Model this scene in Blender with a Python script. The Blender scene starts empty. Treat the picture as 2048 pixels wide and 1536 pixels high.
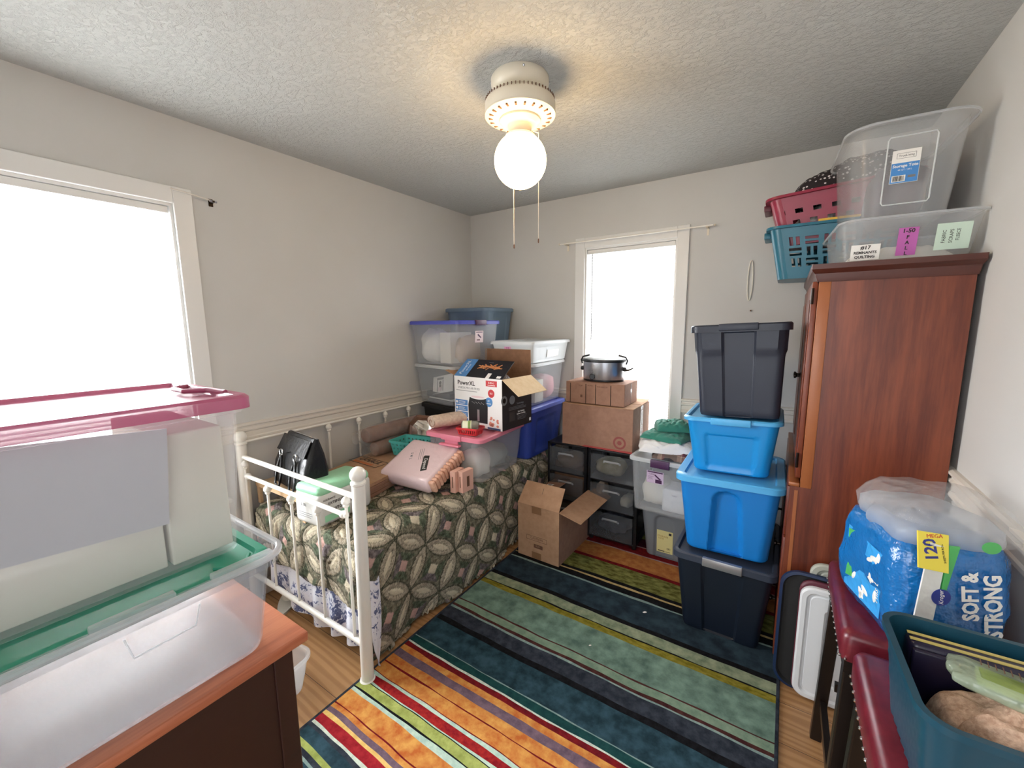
import bpy, math, random
import numpy as np
from mathutils import Matrix, Vector, noise
random.seed(7)
SC = bpy.context.scene
COL = SC.collection
PI = math.pi

# ------------------------------------------------------------------ helpers
def lin(h):
    if isinstance(h, str):
        h = h.lstrip('#'); c = [int(h[i:i+2], 16)/255 for i in (0, 2, 4)]
    else:
        c = [v/255 for v in h]
    return tuple((v/12.92 if v <= .04045 else ((v+.055)/1.055)**2.4) for v in c) + (1.0,)

def nm(name):
    m = bpy.data.materials.new(name); m.use_nodes = True
    nt = m.node_tree; b = nt.nodes['Principled BSDF']
    return m, nt, b

def N(nt, typ, **kw):
    n = nt.nodes.new(typ)
    for k, v in kw.items():
        if k in n.inputs.keys() if hasattr(n.inputs, 'keys') else False:
            n.inputs[k].default_value = v
        else:
            setattr(n, k, v)
    return n

def coords(nt, scale=(1, 1, 1), kind='Object'):
    tc = nt.nodes.new('ShaderNodeTexCoord'); mp = nt.nodes.new('ShaderNodeMapping')
    mp.inputs['Scale'].default_value = scale
    nt.links.new(tc.outputs[kind], mp.inputs['Vector'])
    return mp.outputs['Vector']

def ramp(nt, fac, stops, interp='LINEAR'):
    r = nt.nodes.new('ShaderNodeValToRGB'); r.color_ramp.interpolation = interp
    el = r.color_ramp.elements
    while len(el) < len(stops): el.new(.5)
    for e, (p, c) in zip(el, stops):
        e.position = p; e.color = lin(c)
    nt.links.new(fac, r.inputs['Fac'])
    return r.outputs['Color']

def noise_tex(nt, vec, scale, detail=3, rough=.5):
    n = nt.nodes.new('ShaderNodeTexNoise')
    n.inputs['Scale'].default_value = scale; n.inputs['Detail'].default_value = detail
    n.inputs['Roughness'].default_value = rough
    nt.links.new(vec, n.inputs['Vector'])
    return n.outputs['Fac']

def bump(nt, b, h, strength=.3, dist=.01):
    bp = nt.nodes.new('ShaderNodeBump'); bp.inputs['Strength'].default_value = strength
    bp.inputs['Distance'].default_value = dist
    nt.links.new(h, bp.inputs['Height']); nt.links.new(bp.outputs['Normal'], b.inputs['Normal'])

def pl(name, col, rough=.5, metal=0, spec=.5, bumps=None, coat=0, sheen=0):
    m, nt, b = nm(name)
    b.inputs['Base Color'].default_value = lin(col); b.inputs['Roughness'].default_value = rough
    b.inputs['Metallic'].default_value = metal; b.inputs['Specular IOR Level'].default_value = spec
    b.inputs['Coat Weight'].default_value = coat; b.inputs['Sheen Weight'].default_value = sheen
    if bumps:
        s, st, d = bumps
        bump(nt, b, noise_tex(nt, coords(nt), s, 3), st, d)
    return m

def mottled(name, c1, c2, scale=60, rough=.9, bst=.3, bd=.004, stretch=(1, 1, 1), lo=.35, hi=.65, spec=.2):
    m, nt, b = nm(name)
    v = coords(nt, stretch)
    f = noise_tex(nt, v, scale, 4, .6)
    nt.links.new(ramp(nt, f, [(lo, c1), (hi, c2)]), b.inputs['Base Color'])
    b.inputs['Roughness'].default_value = rough; b.inputs['Specular IOR Level'].default_value = spec
    if bst: bump(nt, b, f, bst, bd)
    return m

def clear(name, col, alpha=.4, rough=.25, trans=.4, spec=.5, bumps=None):
    m, nt, b = nm(name)
    b.inputs['Base Color'].default_value = lin(col); b.inputs['Roughness'].default_value = rough
    b.inputs['Specular IOR Level'].default_value = spec
    if bumps:
        s, st, d = bumps
        bump(nt, b, noise_tex(nt, coords(nt), s, 3), st, d)
    tl = nt.nodes.new('ShaderNodeBsdfTranslucent'); tl.inputs['Color'].default_value = lin(col)
    tr = nt.nodes.new('ShaderNodeBsdfTransparent')
    m1 = nt.nodes.new('ShaderNodeMixShader'); m1.inputs[0].default_value = trans
    nt.links.new(b.outputs[0], m1.inputs[1]); nt.links.new(tl.outputs[0], m1.inputs[2])
    m2 = nt.nodes.new('ShaderNodeMixShader'); m2.inputs[0].default_value = alpha
    nt.links.new(tr.outputs[0], m2.inputs[1]); nt.links.new(m1.outputs[0], m2.inputs[2])
    out = nt.nodes['Material Output']; nt.links.new(m2.outputs[0], out.inputs['Surface'])
    return m

def wood(name, c1, c2, c3=None, axis='z', scale=3.0, rough=.4, coat=.15, ring=6):
    m, nt, b = nm(name)
    st = {'x': (.35, 5, 5), 'y': (5, .35, 5), 'z': (5, 5, .35)}[axis]
    v = coords(nt, st)
    f1 = noise_tex(nt, v, scale, 6, .6)
    v2 = coords(nt, tuple(a*5 for a in st)); f2 = noise_tex(nt, v2, scale*2, 4, .6)
    mx = nt.nodes.new('ShaderNodeMath'); mx.operation = 'MULTIPLY_ADD'
    nt.links.new(f2, mx.inputs[0]); mx.inputs[1].default_value = .35; nt.links.new(f1, mx.inputs[2])
    stops = [(.4, c1), (.62, c2)] + ([(.8, c3)] if c3 else [])
    nt.links.new(ramp(nt, mx.outputs[0], stops), b.inputs['Base Color'])
    b.inputs['Roughness'].default_value = rough; b.inputs['Coat Weight'].default_value = coat
    b.inputs['Coat Roughness'].default_value = .25
    bump(nt, b, f2, .08, .003)
    return m

def rr(w, d, r, z, n=5, sub=1, cx=0, cy=0):
    """rounded rectangle loop, counter-clockwise from (-x,-y) side; sub = divisions per straight side"""
    r = min(r, w/2-.0005, d/2-.0005); pts = []
    cs = [(w/2-r, -d/2+r, -PI/2), (w/2-r, d/2-r, 0), (-w/2+r, d/2-r, PI/2), (-w/2+r, -d/2+r, PI)]
    prev = None; arcs = []
    for x, y, a0 in cs:
        arcs.append([(x+r*math.cos(a0+PI/2*k/n), y+r*math.sin(a0+PI/2*k/n)) for k in range(n+1)])
    for i in range(4):
        pe = arcs[i-1][-1]; ps = arcs[i][0]
        for k in range(1, sub):
            t = k/sub; pts.append((pe[0]+(ps[0]-pe[0])*t, pe[1]+(ps[1]-pe[1])*t))
        pts += arcs[i]
    return [Vector((x+cx, y+cy, z)) for x, y in pts]

class MB:
    def __init__(s, M=None):
        s.v = []; s.f = []; s.mi = []; s.mats = []; s.cur = 0; s.M = M or Matrix()
    def m(s, mat):
        if mat not in s.mats: s.mats.append(mat)
        s.cur = s.mats.index(mat); return s
    def add(s, vs, fs, M=None):
        o = len(s.v); T = s.M @ M if M else s.M
        s.v += [T @ Vector(p) for p in vs]
        s.f += [tuple(i+o for i in f) for f in fs]; s.mi += [s.cur]*len(fs); return s
    def box(s, x0, x1, y0, y1, z0, z1, M=None, bev=0):
        if bev:
            b = min(bev, abs(x1-x0)/2.01, abs(y1-y0)/2.01, abs(z1-z0)/2.01)
            cx, cy = (x0+x1)/2, (y0+y1)/2; w, d = x1-x0, y1-y0
            return s.loft([rr(w-2*b, d-2*b, b*.5, z0, 3, 1, cx, cy), rr(w-.6*b, d-.6*b, b*.8, z0+.3*b, 3, 1, cx, cy), rr(w, d, b, z0+b, 3, 1, cx, cy),
                           rr(w, d, b, z1-b, 3, 1, cx, cy), rr(w-.6*b, d-.6*b, b*.8, z1-.3*b, 3, 1, cx, cy), rr(w-2*b, d-2*b, b*.5, z1, 3, 1, cx, cy)], True, True, M)
        v = [(x0, y0, z0), (x1, y0, z0), (x1, y1, z0), (x0, y1, z0), (x0, y0, z1), (x1, y0, z1), (x1, y1, z1), (x0, y1, z1)]
        return s.add(v, [(3, 2, 1, 0), (4, 5, 6, 7), (0, 1, 5, 4), (1, 2, 6, 5), (2, 3, 7, 6), (3, 0, 4, 7)], M)
    def loft(s, loops, c0=True, c1=True, M=None, close=True):
        n = len(loops[0]); vs = [p for l in loops for p in l]; fs = []
        for k in range(len(loops)-1):
            for i in range(n if close else n-1):
                j = (i+1) % n
                fs.append((k*n+i, k*n+j, (k+1)*n+j, (k+1)*n+i))
        if c0: fs.append(tuple(range(n-1, -1, -1)))
        if c1: fs.append(tuple((len(loops)-1)*n+i for i in range(n)))
        return s.add(vs, fs, M)
    def lathe(s, prof, n=32, M=None, c0=True, c1=True, sx=1, sy=1):
        return s.loft([[Vector((max(r, 1e-4)*math.cos(2*PI*i/n)*sx, max(r, 1e-4)*math.sin(2*PI*i/n)*sy, z)) for i in range(n)] for r, z in prof], c0, c1, M)
    def cyl(s, p, q, r, n=12, r2=None):
        return s.tube([p, q], r, n, r2=r2)
    def tube(s, pts, r, n=8, r2=None, closed=False):
        pts = [Vector(p) for p in pts]; L = []; up = None; K = len(pts)
        for i, p in enumerate(pts):
            if closed: t = pts[(i+1) % K]-pts[i-1]
            else: t = pts[min(i+1, K-1)]-pts[max(i-1, 0)]
            t.normalize()
            if up is None:
                up = Vector((0, 0, 1)) if abs(t.z) < .9 else Vector((1, 0, 0))
            a = t.cross(up).normalized(); up = a.cross(t).normalized()
            rad = r if r2 is None else r+(r2-r)*i/max(1, K-1)
            L.append([p+a*math.cos(2*PI*k/n)*rad+up*math.sin(2*PI*k/n)*rad for k in range(n)])
        if closed: L.append(L[0]); return s.loft(L, False, False)
        return s.loft(L)
    def slab(s, pts, th, nrm=None):
        """polygon (3D pts) given thickness along its normal"""
        P = [Vector(p) for p in pts]
        if nrm is None:
            nrm = Vector((0, 0, 0))
            for i in range(len(P)):
                a, b = P[i], P[(i+1) % len(P)]
                nrm += Vector(((a.y-b.y)*(a.z+b.z), (a.z-b.z)*(a.x+b.x), (a.x-b.x)*(a.y+b.y)))
            nrm.normalize()
        nrm = Vector(nrm); n = len(P)
        vs = P+[p+nrm*th for p in P]
        fs = [tuple(range(n-1, -1, -1)), tuple(range(n, 2*n))]+[(i, (i+1) % n, n+(i+1) % n, n+i) for i in range(n)]
        return s.add(vs, fs)
    def ball(s, c, r, n=16, sc=(1, 1, 1)):
        k = n//2; M = Matrix.Translation(Vector(c)) @ Matrix.Diagonal((sc[0], sc[1], sc[2], 1))
        return s.lathe([(r*math.sin(PI*i/k), -r*math.cos(PI*i/k)) for i in range(k+1)], n, M, False, False)
    def text(s, txt, size, M, th=.0006, align='CENTER', sx=1, bold=0, shear=0):
        c = bpy.data.curves.new('t', 'FONT'); c.body = txt; c.size = size; c.extrude = th/2; c.offset = bold
        c.align_x = align; c.align_y = 'CENTER'; c.resolution_u = 2; c.shear = shear
        o = bpy.data.objects.new('t', c); COL.objects.link(o)
        dg = bpy.context.evaluated_depsgraph_get(); me = bpy.data.meshes.new_from_object(o.evaluated_get(dg))
        S = Matrix.Diagonal((sx, 1, 1, 1))
        s.add([v.co[:] for v in me.vertices], [tuple(p.vertices) for p in me.polygons], M @ S)
        bpy.data.objects.remove(o); bpy.data.meshes.remove(me); bpy.data.curves.remove(c)
        return s
    def build(s, name, parent=None, smooth=False, auto=35):
        me = bpy.data.meshes.new(name)
        me.from_pydata([v[:] for v in s.v], [], s.f)
        for mt in s.mats: me.materials.append(mt)
        me.polygons.foreach_set('material_index', s.mi)
        me.validate(); me.update()
        if smooth:
            me.polygons.foreach_set('use_smooth', [True]*len(me.polygons))
            me.set_sharp_from_angle(angle=math.radians(auto))
        o = bpy.data.objects.new(name, me); COL.objects.link(o)
        if parent: o.parent = parent
        return o

def face_M(o, xd, yd):
    """matrix with local x along xd, y along yd, origin o"""
    x = Vector(xd).normalized(); y = Vector(yd); y = (y-x*y.dot(x)).normalized(); z = x.cross(y)
    M = Matrix((x, y, z)).transposed().to_4x4(); M.translation = Vector(o); return M

def thing(name, label, cat, loc=(0, 0, 0), rz=0, group=None, rx=0, ry=0):
    o = bpy.data.objects.new(name, None); COL.objects.link(o)
    o.empty_display_size = .05
    o.location = loc; o.rotation_euler = (math.radians(rx), math.radians(ry), math.radians(rz))
    return tag(o, label, cat, group)
def tag(o, label, cat, group=None, kind=None):
    o['label'] = label; o['category'] = cat
    if group: o['group'] = group
    if kind: o['kind'] = kind
    return o
def struct(mb, name, parent=None, label=None, smooth=False):
    o = mb.build(name, parent, smooth)
    if not parent: o['kind'] = 'structure'
    if label: o['label'] = label
    return o

# ------------------------------------------------------------------ materials
W = 2.894; H = 2.44; YF = -3.25
M = {}
def wallmat(name, col):
    m, nt, b = nm(name)
    v = coords(nt)
    f = noise_tex(nt, v, 1.3, 3)
    c = tuple(int(col[1+2*i:3+2*i], 16) for i in range(3))
    nt.links.new(ramp(nt, f, [(.3, tuple(x-4 for x in c)), (.7, tuple(min(255, x+3) for x in c))]), b.inputs['Base Color'])
    b.inputs['Roughness'].default_value = .75; b.inputs['Specular IOR Level'].default_value = .25
    bump(nt, b, noise_tex(nt, v, 60, 2), .06, .002)
    return m
M['wall'] = wallmat('wall_paint', '#cbcac7')
M['trim'] = pl('trim_paint', '#dcd6cc', .45)
M['wtrim'] = pl('window_trim_paint', '#e3e3e1', .4)
# ceiling: knockdown plaster
m, nt, b = nm('ceiling_texture'); v = coords(nt, (1, 1.5, 1))
f = noise_tex(nt, v, 38, 5, .65); f2 = noise_tex(nt, v, 110, 3, .6)
r = nt.nodes.new('ShaderNodeValToRGB'); r.color_ramp.elements[0].position = .46; r.color_ramp.elements[1].position = .60
nt.links.new(f, r.inputs['Fac'])
a = nt.nodes.new('ShaderNodeMath'); a.operation = 'MULTIPLY_ADD'; nt.links.new(f2, a.inputs[0]); a.inputs[1].default_value = .35
nt.links.new(r.outputs['Color'], a.inputs[2])
bump(nt, b, a.outputs[0], .55, .008)
b.inputs['Base Color'].default_value = lin('#bdbfbd'); b.inputs['Roughness'].default_value = .9
M['ceil'] = m
# laminate oak floor, planks along x
m, nt, b = nm('oak_laminate'); v = coords(nt)
br = nt.nodes.new('ShaderNodeTexBrick'); nt.links.new(v, br.inputs['Vector'])
br.inputs['Scale'].default_value = 1; br.inputs['Brick Width'].default_value = 1.2; br.inputs['Row Height'].default_value = .192
br.inputs['Mortar Size'].default_value = .0012; br.inputs['Color1'].default_value = (0, 0, 0, 1); br.inputs['Color2'].default_value = (1, 1, 1, 1)
br.inputs['Mortar'].default_value = (.5, .5, .5, 1); br.inputs['Bias'].default_value = 0
ad = nt.nodes.new('ShaderNodeVectorMath'); ad.operation = 'MULTIPLY_ADD'
nt.links.new(br.outputs['Color'], ad.inputs[0]); ad.inputs[1].default_value = (3.1, 5.3, 0); nt.links.new(v, ad.inputs[2])
mp = nt.nodes.new('ShaderNodeMapping'); mp.inputs['Scale'].default_value = (.9, 9, 1); nt.links.new(ad.outputs[0], mp.inputs['Vector'])
wv = nt.nodes.new('ShaderNodeTexWave'); wv.wave_type = 'BANDS'; wv.bands_direction = 'Y'
wv.inputs['Scale'].default_value = 1.1; wv.inputs['Distortion'].default_value = 14; wv.inputs['Detail'].default_value = 3; wv.inputs['Detail Scale'].default_value = .7
nt.links.new(mp.outputs[0], wv.inputs['Vector'])
mp2 = nt.nodes.new('ShaderNodeMapping'); mp2.inputs['Scale'].default_value = (4, 90, 1); nt.links.new(ad.outputs[0], mp2.inputs['Vector'])
nf = noise_tex(nt, mp2.outputs[0], 2, 4)
mm = nt.nodes.new('ShaderNodeMath'); mm.operation = 'MULTIPLY_ADD'; nt.links.new(nf, mm.inputs[0]); mm.inputs[1].default_value = .6
nt.links.new(wv.outputs['Fac'], mm.inputs[2])
cc = ramp(nt, mm.outputs[0], [(.0, '#946a42'), (.6, '#a0764c'), (1.2, '#ad845a')])
mx = nt.nodes.new('ShaderNodeMix'); mx.data_type = 'RGBA'; nt.links.new(br.outputs['Fac'], mx.inputs[0]); nt.links.new(cc, mx.inputs[6]); mx.inputs[7].default_value = lin('#4a3020')
nt.links.new(mx.outputs[2], b.inputs['Base Color'])
b.inputs['Roughness'].default_value = .38; bump(nt, b, wv.outputs['Fac'], .05, .002)
M['floor'] = m

M['cherry'] = wood('cherry_wood', '#43190d', '#642b18', '#7c3c22', 'z', 2.2)
M['cherryd'] = wood('cherry_wood_dark', '#33140d', '#4c2015', None, 'x', 3)
M['cherryl'] = wood('cherry_wood_light', '#7a4024', '#985830', None, 'z', 3)
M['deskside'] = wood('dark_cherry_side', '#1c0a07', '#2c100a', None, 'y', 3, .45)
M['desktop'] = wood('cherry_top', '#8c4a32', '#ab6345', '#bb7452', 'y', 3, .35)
M['tan_wood'] = wood('tan_wood', '#a98560', '#c9a882', None, 'x', 4)
M['bronze'] = pl('dark_bronze', '#2a211c', .35, .8)
M['white_metal'] = pl('white_enamel', '#efece4', .3, 0, .5)
M['cream_metal'] = pl('cream_enamel', '#e2d9c6', .35)
M['card'] = mottled('cardboard', '#a98467', '#b59174', 25, .85, .05, .002)
M['card_d'] = mottled('cardboard_brown', '#967260', '#a27d69', 25, .85, .05, .002)
M['card_in'] = mottled('cardboard_inner', '#7d5c46', '#8b6850', 25, .85, .05, .002)
M['kraft_l'] = mottled('light_kraft', '#d3b994', '#dcc5a3', 25, .8, .05, .002)
M['ink'] = pl('dark_ink', '#2b2622', .7)
M['inkbrown'] = pl('brown_ink', '#6b4a38', .8)
M['white'] = pl('white_paper', '#efece6', .6)
M['offw'] = pl('off_white', '#e4dfd2', .7)
M['black'] = pl('black_plastic', '#15161a', .35)
M['blackm'] = pl('matte_black', '#1a1a1b', .7)
M['steel'] = pl('brushed_steel', '#b9bac0', .28, 1)
M['chrome'] = pl('chrome', '#d8d8d8', .12, 1)
M['glassw'] = clear('clear_glass', '#ffffff', .12, .05, 0)
M['red'] = pl('red_plastic', '#c02a30', .35)
M['green_print'] = pl('green_print', '#3f9b55', .45)
M['blue_print'] = pl('blue_print', '#3f82c4', .45)
M['grayink'] = pl('grey_ink', '#7a7a7c', .7)
M['plastic'] = clear('frosted_clear_plastic', '#eaedf0', .23, .22, .45)
M['plastic2'] = clear('milky_clear_plastic', '#e6e9ec', .40, .25, .45)
M['plasticw'] = clear('white_translucent_plastic', '#f4f7f8', .85, .3, .5)
M['film'] = clear('thin_clear_film', '#f2f4f4', .2, .08, .2, .9, (35, .9, .02))
M['plasticm'] = clear('milky_tub', '#eceef0', .27, .22, .5)
M['smoke'] = clear('smoky_clear_plastic', '#6c7076', .36, .2, .25)
# ------------------------------------------------------------------ room shell
def wall_with_hole(name, axis, pos, th, a0, a1, h0, h1, z0, z1, mat):
    mb = MB().m(mat)
    def bx(u0, u1, za, zb):
        if axis == 'x': mb.box(pos, pos+th, u0, u1, za, zb)
        else: mb.box(u0, u1, pos, pos+th, za, zb)
    if h0 is None: bx(a0, a1, 0, H)
    else:
        bx(a0, h0, 0, H); bx(h1, a1, 0, H); bx(h0, h1, 0, z0); bx(h0, h1, z1, H)
    return struct(mb, name)
BW = (1.085, 1.735, .60, 2.056)      # back window opening x0,x1,z0,z1
LW = (-2.95, -2.150, .62, 2.060)     # left window opening y0,y1,z0,z1
wall_with_hole('wall_back', 'y', 0, .14, 0, W, BW[0], BW[1], BW[2], BW[3], M['wall'])
wall_with_hole('wall_left', 'x', -.14, .14, YF, .14, LW[0], LW[1], LW[2], LW[3], M['wall'])
wall_with_hole('wall_right', 'x', W, .14, YF, .14, None, None, 0, 0, M['wall'])
wall_with_hole('wall_front', 'y', YF-.14, .14, -.14, W+.14, 1.75, 2.6, 0, 2.05, M['wall'])
struct(MB().m(M['ceil']).box(-.14, W+.14, YF-.14, .14, H, H+.1), 'ceiling')
struct(MB().m(M['floor']).box(-.14, W+.14, YF-1.6, .14, -.08, 0), 'floor')

# chair rail: stepped profile (out, z)
RP = [(0, .900), (.010, .900), (.014, .906), (.014, .918), (.009, .924), (.009, .948), (.018, .956), (.018, .964), (.011, .969), (.011, .978), (.022, .984), (.022, .992), (.012, .997), (0, .997)]
def rail(name, runs):
    mb = MB().m(M['trim'])
    for fn, a, b_ in runs:
        mb.loft([[fn(a, o, z) for o, z in RP], [fn(b_, o, z) for o, z in RP]])
    return struct(mb, name)
rail('trim_1', [(lambda a, o, z: Vector((o, a, z)), -2.072, 0)])
rail('trim_2', [(lambda a, o, z: Vector((a, -o, z)), 0, 1.012), (lambda a, o, z: Vector((a, -o, z)), 1.809, W)])
rail('trim_3', [(lambda a, o, z: Vector((W-o, a, z)), YF, 0)])
def bb(name, x0, x1, y0, y1):
    struct(MB().m(M['trim']).box(x0, x1, y0, y1, 0, .09, bev=.004), name)
bb('baseboard_left', 0, .014, YF, -.014); bb('baseboard_back', .014, W-.014, -.014, 0); bb('baseboard_right', W-.014, W, YF, -.014)

# windows --------------------------------------------------------------
def window(name, Mx, w, z0, z1, cw=.074):
    """local frame: x along the wall from 0..w, y into the room negative, z up"""
    root = MB(Mx).m(M['wtrim'])
    t = .017
    root.box(-cw, 0, -t, 0, z0-.02, z1+cw, bev=.003); root.box(w, w+cw, -t, 0, z0-.02, z1+cw, bev=.003)
    root.box(0, w, -t, 0, z1, z1+cw-.001, bev=.003)
    o = struct(root, name)
    mb = MB(Mx).m(M['wtrim']); mb.box(-cw-.02, w+cw+.02, -.045, 0, z0-.02, z0+.004, bev=.004); mb.box(-cw, w+cw, -t, 0, z0-.10, z0-.022, bev=.003)
    struct(mb, 'sill', o)
    mb = MB(Mx).m(M['wtrim']); d = .13
    mb.box(0, .012, .0, d, z0, z1); mb.box(w-.012, w, .0, d, z0, z1); mb.box(.012, w-.012, 0, d, z1-.012, z1); mb.box(.012, w-.012, 0, d, z0, z0+.012)
    struct(mb, 'jamb', o)
    zm = (z0+z1)/2+.02
    for nme, a, b_, y in (('upper_sash', zm-.02, z1-.012, .085), ('lower_sash', z0+.012, zm+.02, .055)):
        mb = MB(Mx).m(M['wtrim']); s = .036
        mb.box(.012, .012+s, y, y+.025, a, b_); mb.box(w-.012-s, w-.012, y, y+.025, a, b_)
        mb.box(.012+s, w-.012-s, y, y+.025, a, a+s); mb.box(.012+s, w-.012-s, y, y+.025, b_-s, b_)
        so = struct(mb, nme, o)
        mb = MB(Mx).m(M['glassw']).box(.012+s, w-.012-s, y+.01, y+.014, a+s, b_-s); struct(mb, 'pane', so)
    return o
MBk = Matrix.Translation((BW[0], 0, 0))
MLf = Matrix(((0, -1, 0, 0), (1, 0, 0, LW[0]), (0, 0, 1, 0), (0, 0, 0, 1)))
window('window_1', MLf, LW[1]-LW[0], LW[2], LW[3])
window('window_2', MBk, BW[1]-BW[0], BW[2], BW[3])
# slat material, lets daylight glow through
m, nt, b = nm('blind_slat'); b.inputs['Base Color'].default_value = lin('#f4f4f2'); b.inputs['Roughness'].default_value = .5
tl = nt.nodes.new('ShaderNodeBsdfTranslucent'); tl.inputs['Color'].default_value = lin('#fbfbf8')
mx = nt.nodes.new('ShaderNodeMixShader'); mx.inputs[0].default_value = .5
nt.links.new(b.outputs[0], mx.inputs[1]); nt.links.new(tl.outputs[0], mx.inputs[2]); nt.links.new(mx.outputs[0], nt.nodes['Material Output'].inputs['Surface'])
M['slat'] = m
def blind(Mx, w, z0, z1, label, bottom, wand_x):
    root = thing('window_blind', label, 'window blind', Mx @ Vector((w/2, .03, z1-.012)))
    L = root.matrix_basis.inverted() @ Mx; L = Matrix.Translation(-root.location) @ Mx
    zt = z1-.014
    MB(L).m(M['wtrim']).box(.016, w-.016, .008, .040, zt-.03, zt, bev=.003).build('headrail', root)
    mb = MB(L).m(M['slat']); n = int((zt-.04-bottom)/.0205); tl = math.radians(22)
    for i in range(n):
        z = zt-.045-i*.0205; c, s_ = math.cos(tl)*.0125, math.sin(tl)*.0125
        ys = .024
        pts = []
        for x in (.018, w-.018):
            pts.append([Vector((x, ys-c, z-s_)), Vector((x, ys-c*.3, z-s_*.2+.0012)), Vector((x, ys+c*.4, z+s_*.5+.0012)), Vector((x, ys+c, z+s_))])
        mb.loft(pts, False, False, close=False)
    mb.build('slats', root)
    zb = zt-.045-n*.0205
    MB(L).m(M['slat']).box(.018, w-.018, .012, .036, zb-.006, zb+.006, bev=.002).build('bottom_rail', root)
    for x in (.09, w/2, w-.09):
        MB(L).m(M['wtrim']).cyl((x, .0105, zb), (x, .0105, zt-.03), .0008, 5).build('ladder_cord', root)
    if wand_x: MB(L).m(M['glassw'] if 0 else M['grayink']).cyl((wand_x, .004, zt-.66), (wand_x, .004, zt-.03), .0028, 6).build('tilt_wand', root)
    return root
blind(MLf, LW[1]-LW[0], LW[2], LW[3], 'white mini blind lowered over the large window at the left', .68, None)
blind(MBk, BW[1]-BW[0], BW[2], BW[3], 'white mini blind with thin grey wand in the back wall window', .66, .055)

# curtain rods and wall bits -------------------------------------------
r_ = thing('curtain_rod', 'thin white curtain rod on two brackets above the back window', 'curtain rod', (1.43, -.03, 2.097))
L = Matrix.Translation((-1.43, .03, -2.097))
MB(L).m(M['white_metal']).tube([(.905, -.06, 2.095), (1.95, -.06, 2.098)], .0045, 8).build('rod', r_, True)
for x in (.945, 1.915):
    MB(L).m(M['cream_metal']).box(x-.006, x+.006, -.065, 0, 2.088, 2.096).box(x-.006, x+.006, -.004, 0, 2.05, 2.11).build('bracket', r_)
    MB(L).m(M['cream_metal']).ball((x-.045 if x < 1.2 else x+.045, -.06, 2.0965), .007, 8).build('finial', r_, True)
r_ = thing('curtain_bracket', 'small rusty curtain bracket left on the wall beside the left window', 'bracket', (.02, -1.995, 2.10))
L = Matrix.Translation((-.02, 1.995, -2.10))
MB(L).m(M['bronze']).box(0, .035, -2.0, -1.99, 2.095, 2.103).box(0, .003, -2.004, -1.986, 2.08, 2.115).build('plate', r_)
MB(L).m(M['steel']).cyl((.03, -2.01, 2.099), (.03, -1.98, 2.099), .005, 8).build('screw', r_)
MB(L).m(M['trim']).tube([(.03, -2.16, 2.118), (.03, -2.08, 2.112), (.03, -2.0, 2.101)], .003, 6).build('rod_stub', r_)
cord = MB().m(M['offw']).tube([(2.166+.013*math.sin(2*PI*k/24), -.006, 1.755+.118*math.cos(2*PI*k/24)+(.0)) for k in range(24)], .0035, 6, closed=True).build('cord_loop', smooth=True)
tag(cord, 'white cord loop hanging on the back wall right of the window', 'cord')
nl = MB().m(M['inkbrown']).cyl((2.180, 0, 1.575), (2.180, -.012, 1.575), .004, 8).build('wall_nail'); tag(nl, 'small brown nail in the back wall below the white cord loop', 'nail')

# ------------------------------------------------------------------ ceiling light
lx, ly = 1.447, -1.475
cl = thing('ceiling_light', 'cream ceiling fan motor light with round glowing glass globe', 'ceiling light', (lx, ly, H))
mb = MB().m(M['cream_metal']).lathe([(.108, 0), (.112, -.006), (.112, -.024), (.106, -.04), (.092, -.056), (.074, -.062)], 48); mb.build('canopy', cl, True)
for a in (.6, 2.2, 3.7, 5.4):
    MB().m(M['steel']).ball((.111*math.cos(a), .111*math.sin(a), -.015), .005, 8).build('screw', cl, True)
mb = MB().m(M['cream_metal']).lathe([(.07, -.058), (.10, -.062), (.128, -.078), (.136, -.092), (.137, -.118), (.133, -.128), (.137, -.130), (.137, -.136), (.10, -.146), (.072, -.150)], 56, c0=False); mt = mb.build('motor_housing', cl, True)
mb = MB().m(M['inkbrown'])
for k in range(56):
    a = 2*PI*k/56; T = Matrix.Rotation(a, 4, 'Z')
    mb.box(.1305, .1345, -.0014, .0014, -.088+.0, -.078, T @ Matrix.Translation((.0, 0, 0)))
mb.build('side_vents', mt)
mb = MB().m(M['inkbrown'])
for k in range(22):
    a = 2*PI*k/22; T = Matrix.Rotation(a, 4, 'Z')
    mb.box(.098, .122, -.0035, .0035, -.1445, -.139, T)
mb.build('bottom_vents', mt)
mb = MB().m(M['cream_metal']).lathe([(.078, -.146), (.08, -.156), (.066, -.168), (.045, -.170), (.045, -.200), (.058, -.206), (.060, -.222), (.052, -.226)], 40, c0=False); mb.build('switch_housing', cl, True)
m, nt, b = nm('lit_globe'); em = nt.nodes.new('ShaderNodeEmission'); em.inputs['Color'].default_value = (1, .66, .30, 1); em.inputs['Strength'].default_value = 30
nt.links.new(em.outputs[0], nt.nodes['Material Output'].inputs['Surface']); M['globe'] = m
mb = MB().m(M['globe']); R_ = .103; zc = -.298
mb.lathe([(.045, zc+R_*.9)]+[(R_*math.sin(t), zc+R_*math.cos(t)) for t in [PI*(.16+.84*k/16) for k in range(17)]], 40); mb.build('globe', cl, True)
for (x, y, z1_) in ((1.405-lx, -1.46-ly, 1.832), (1.53-lx, -1.475-ly, 1.838)):
    pc = MB().m(M['cream_metal']).cyl((x, y, -.21), (x, y, z1_-H), .0011, 6).cyl((x, y, -.215), (x*.4, y*.4, -.19), .0011, 6).build('pull_chain', cl)
    MB().m(M['inkbrown']).lathe([(.001, 0), (.003, -.004), (.003, -.014), (.001, -.018)], 8, Matrix.Translation((x, y, z1_-H))).build('chain_end', pc)

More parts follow.
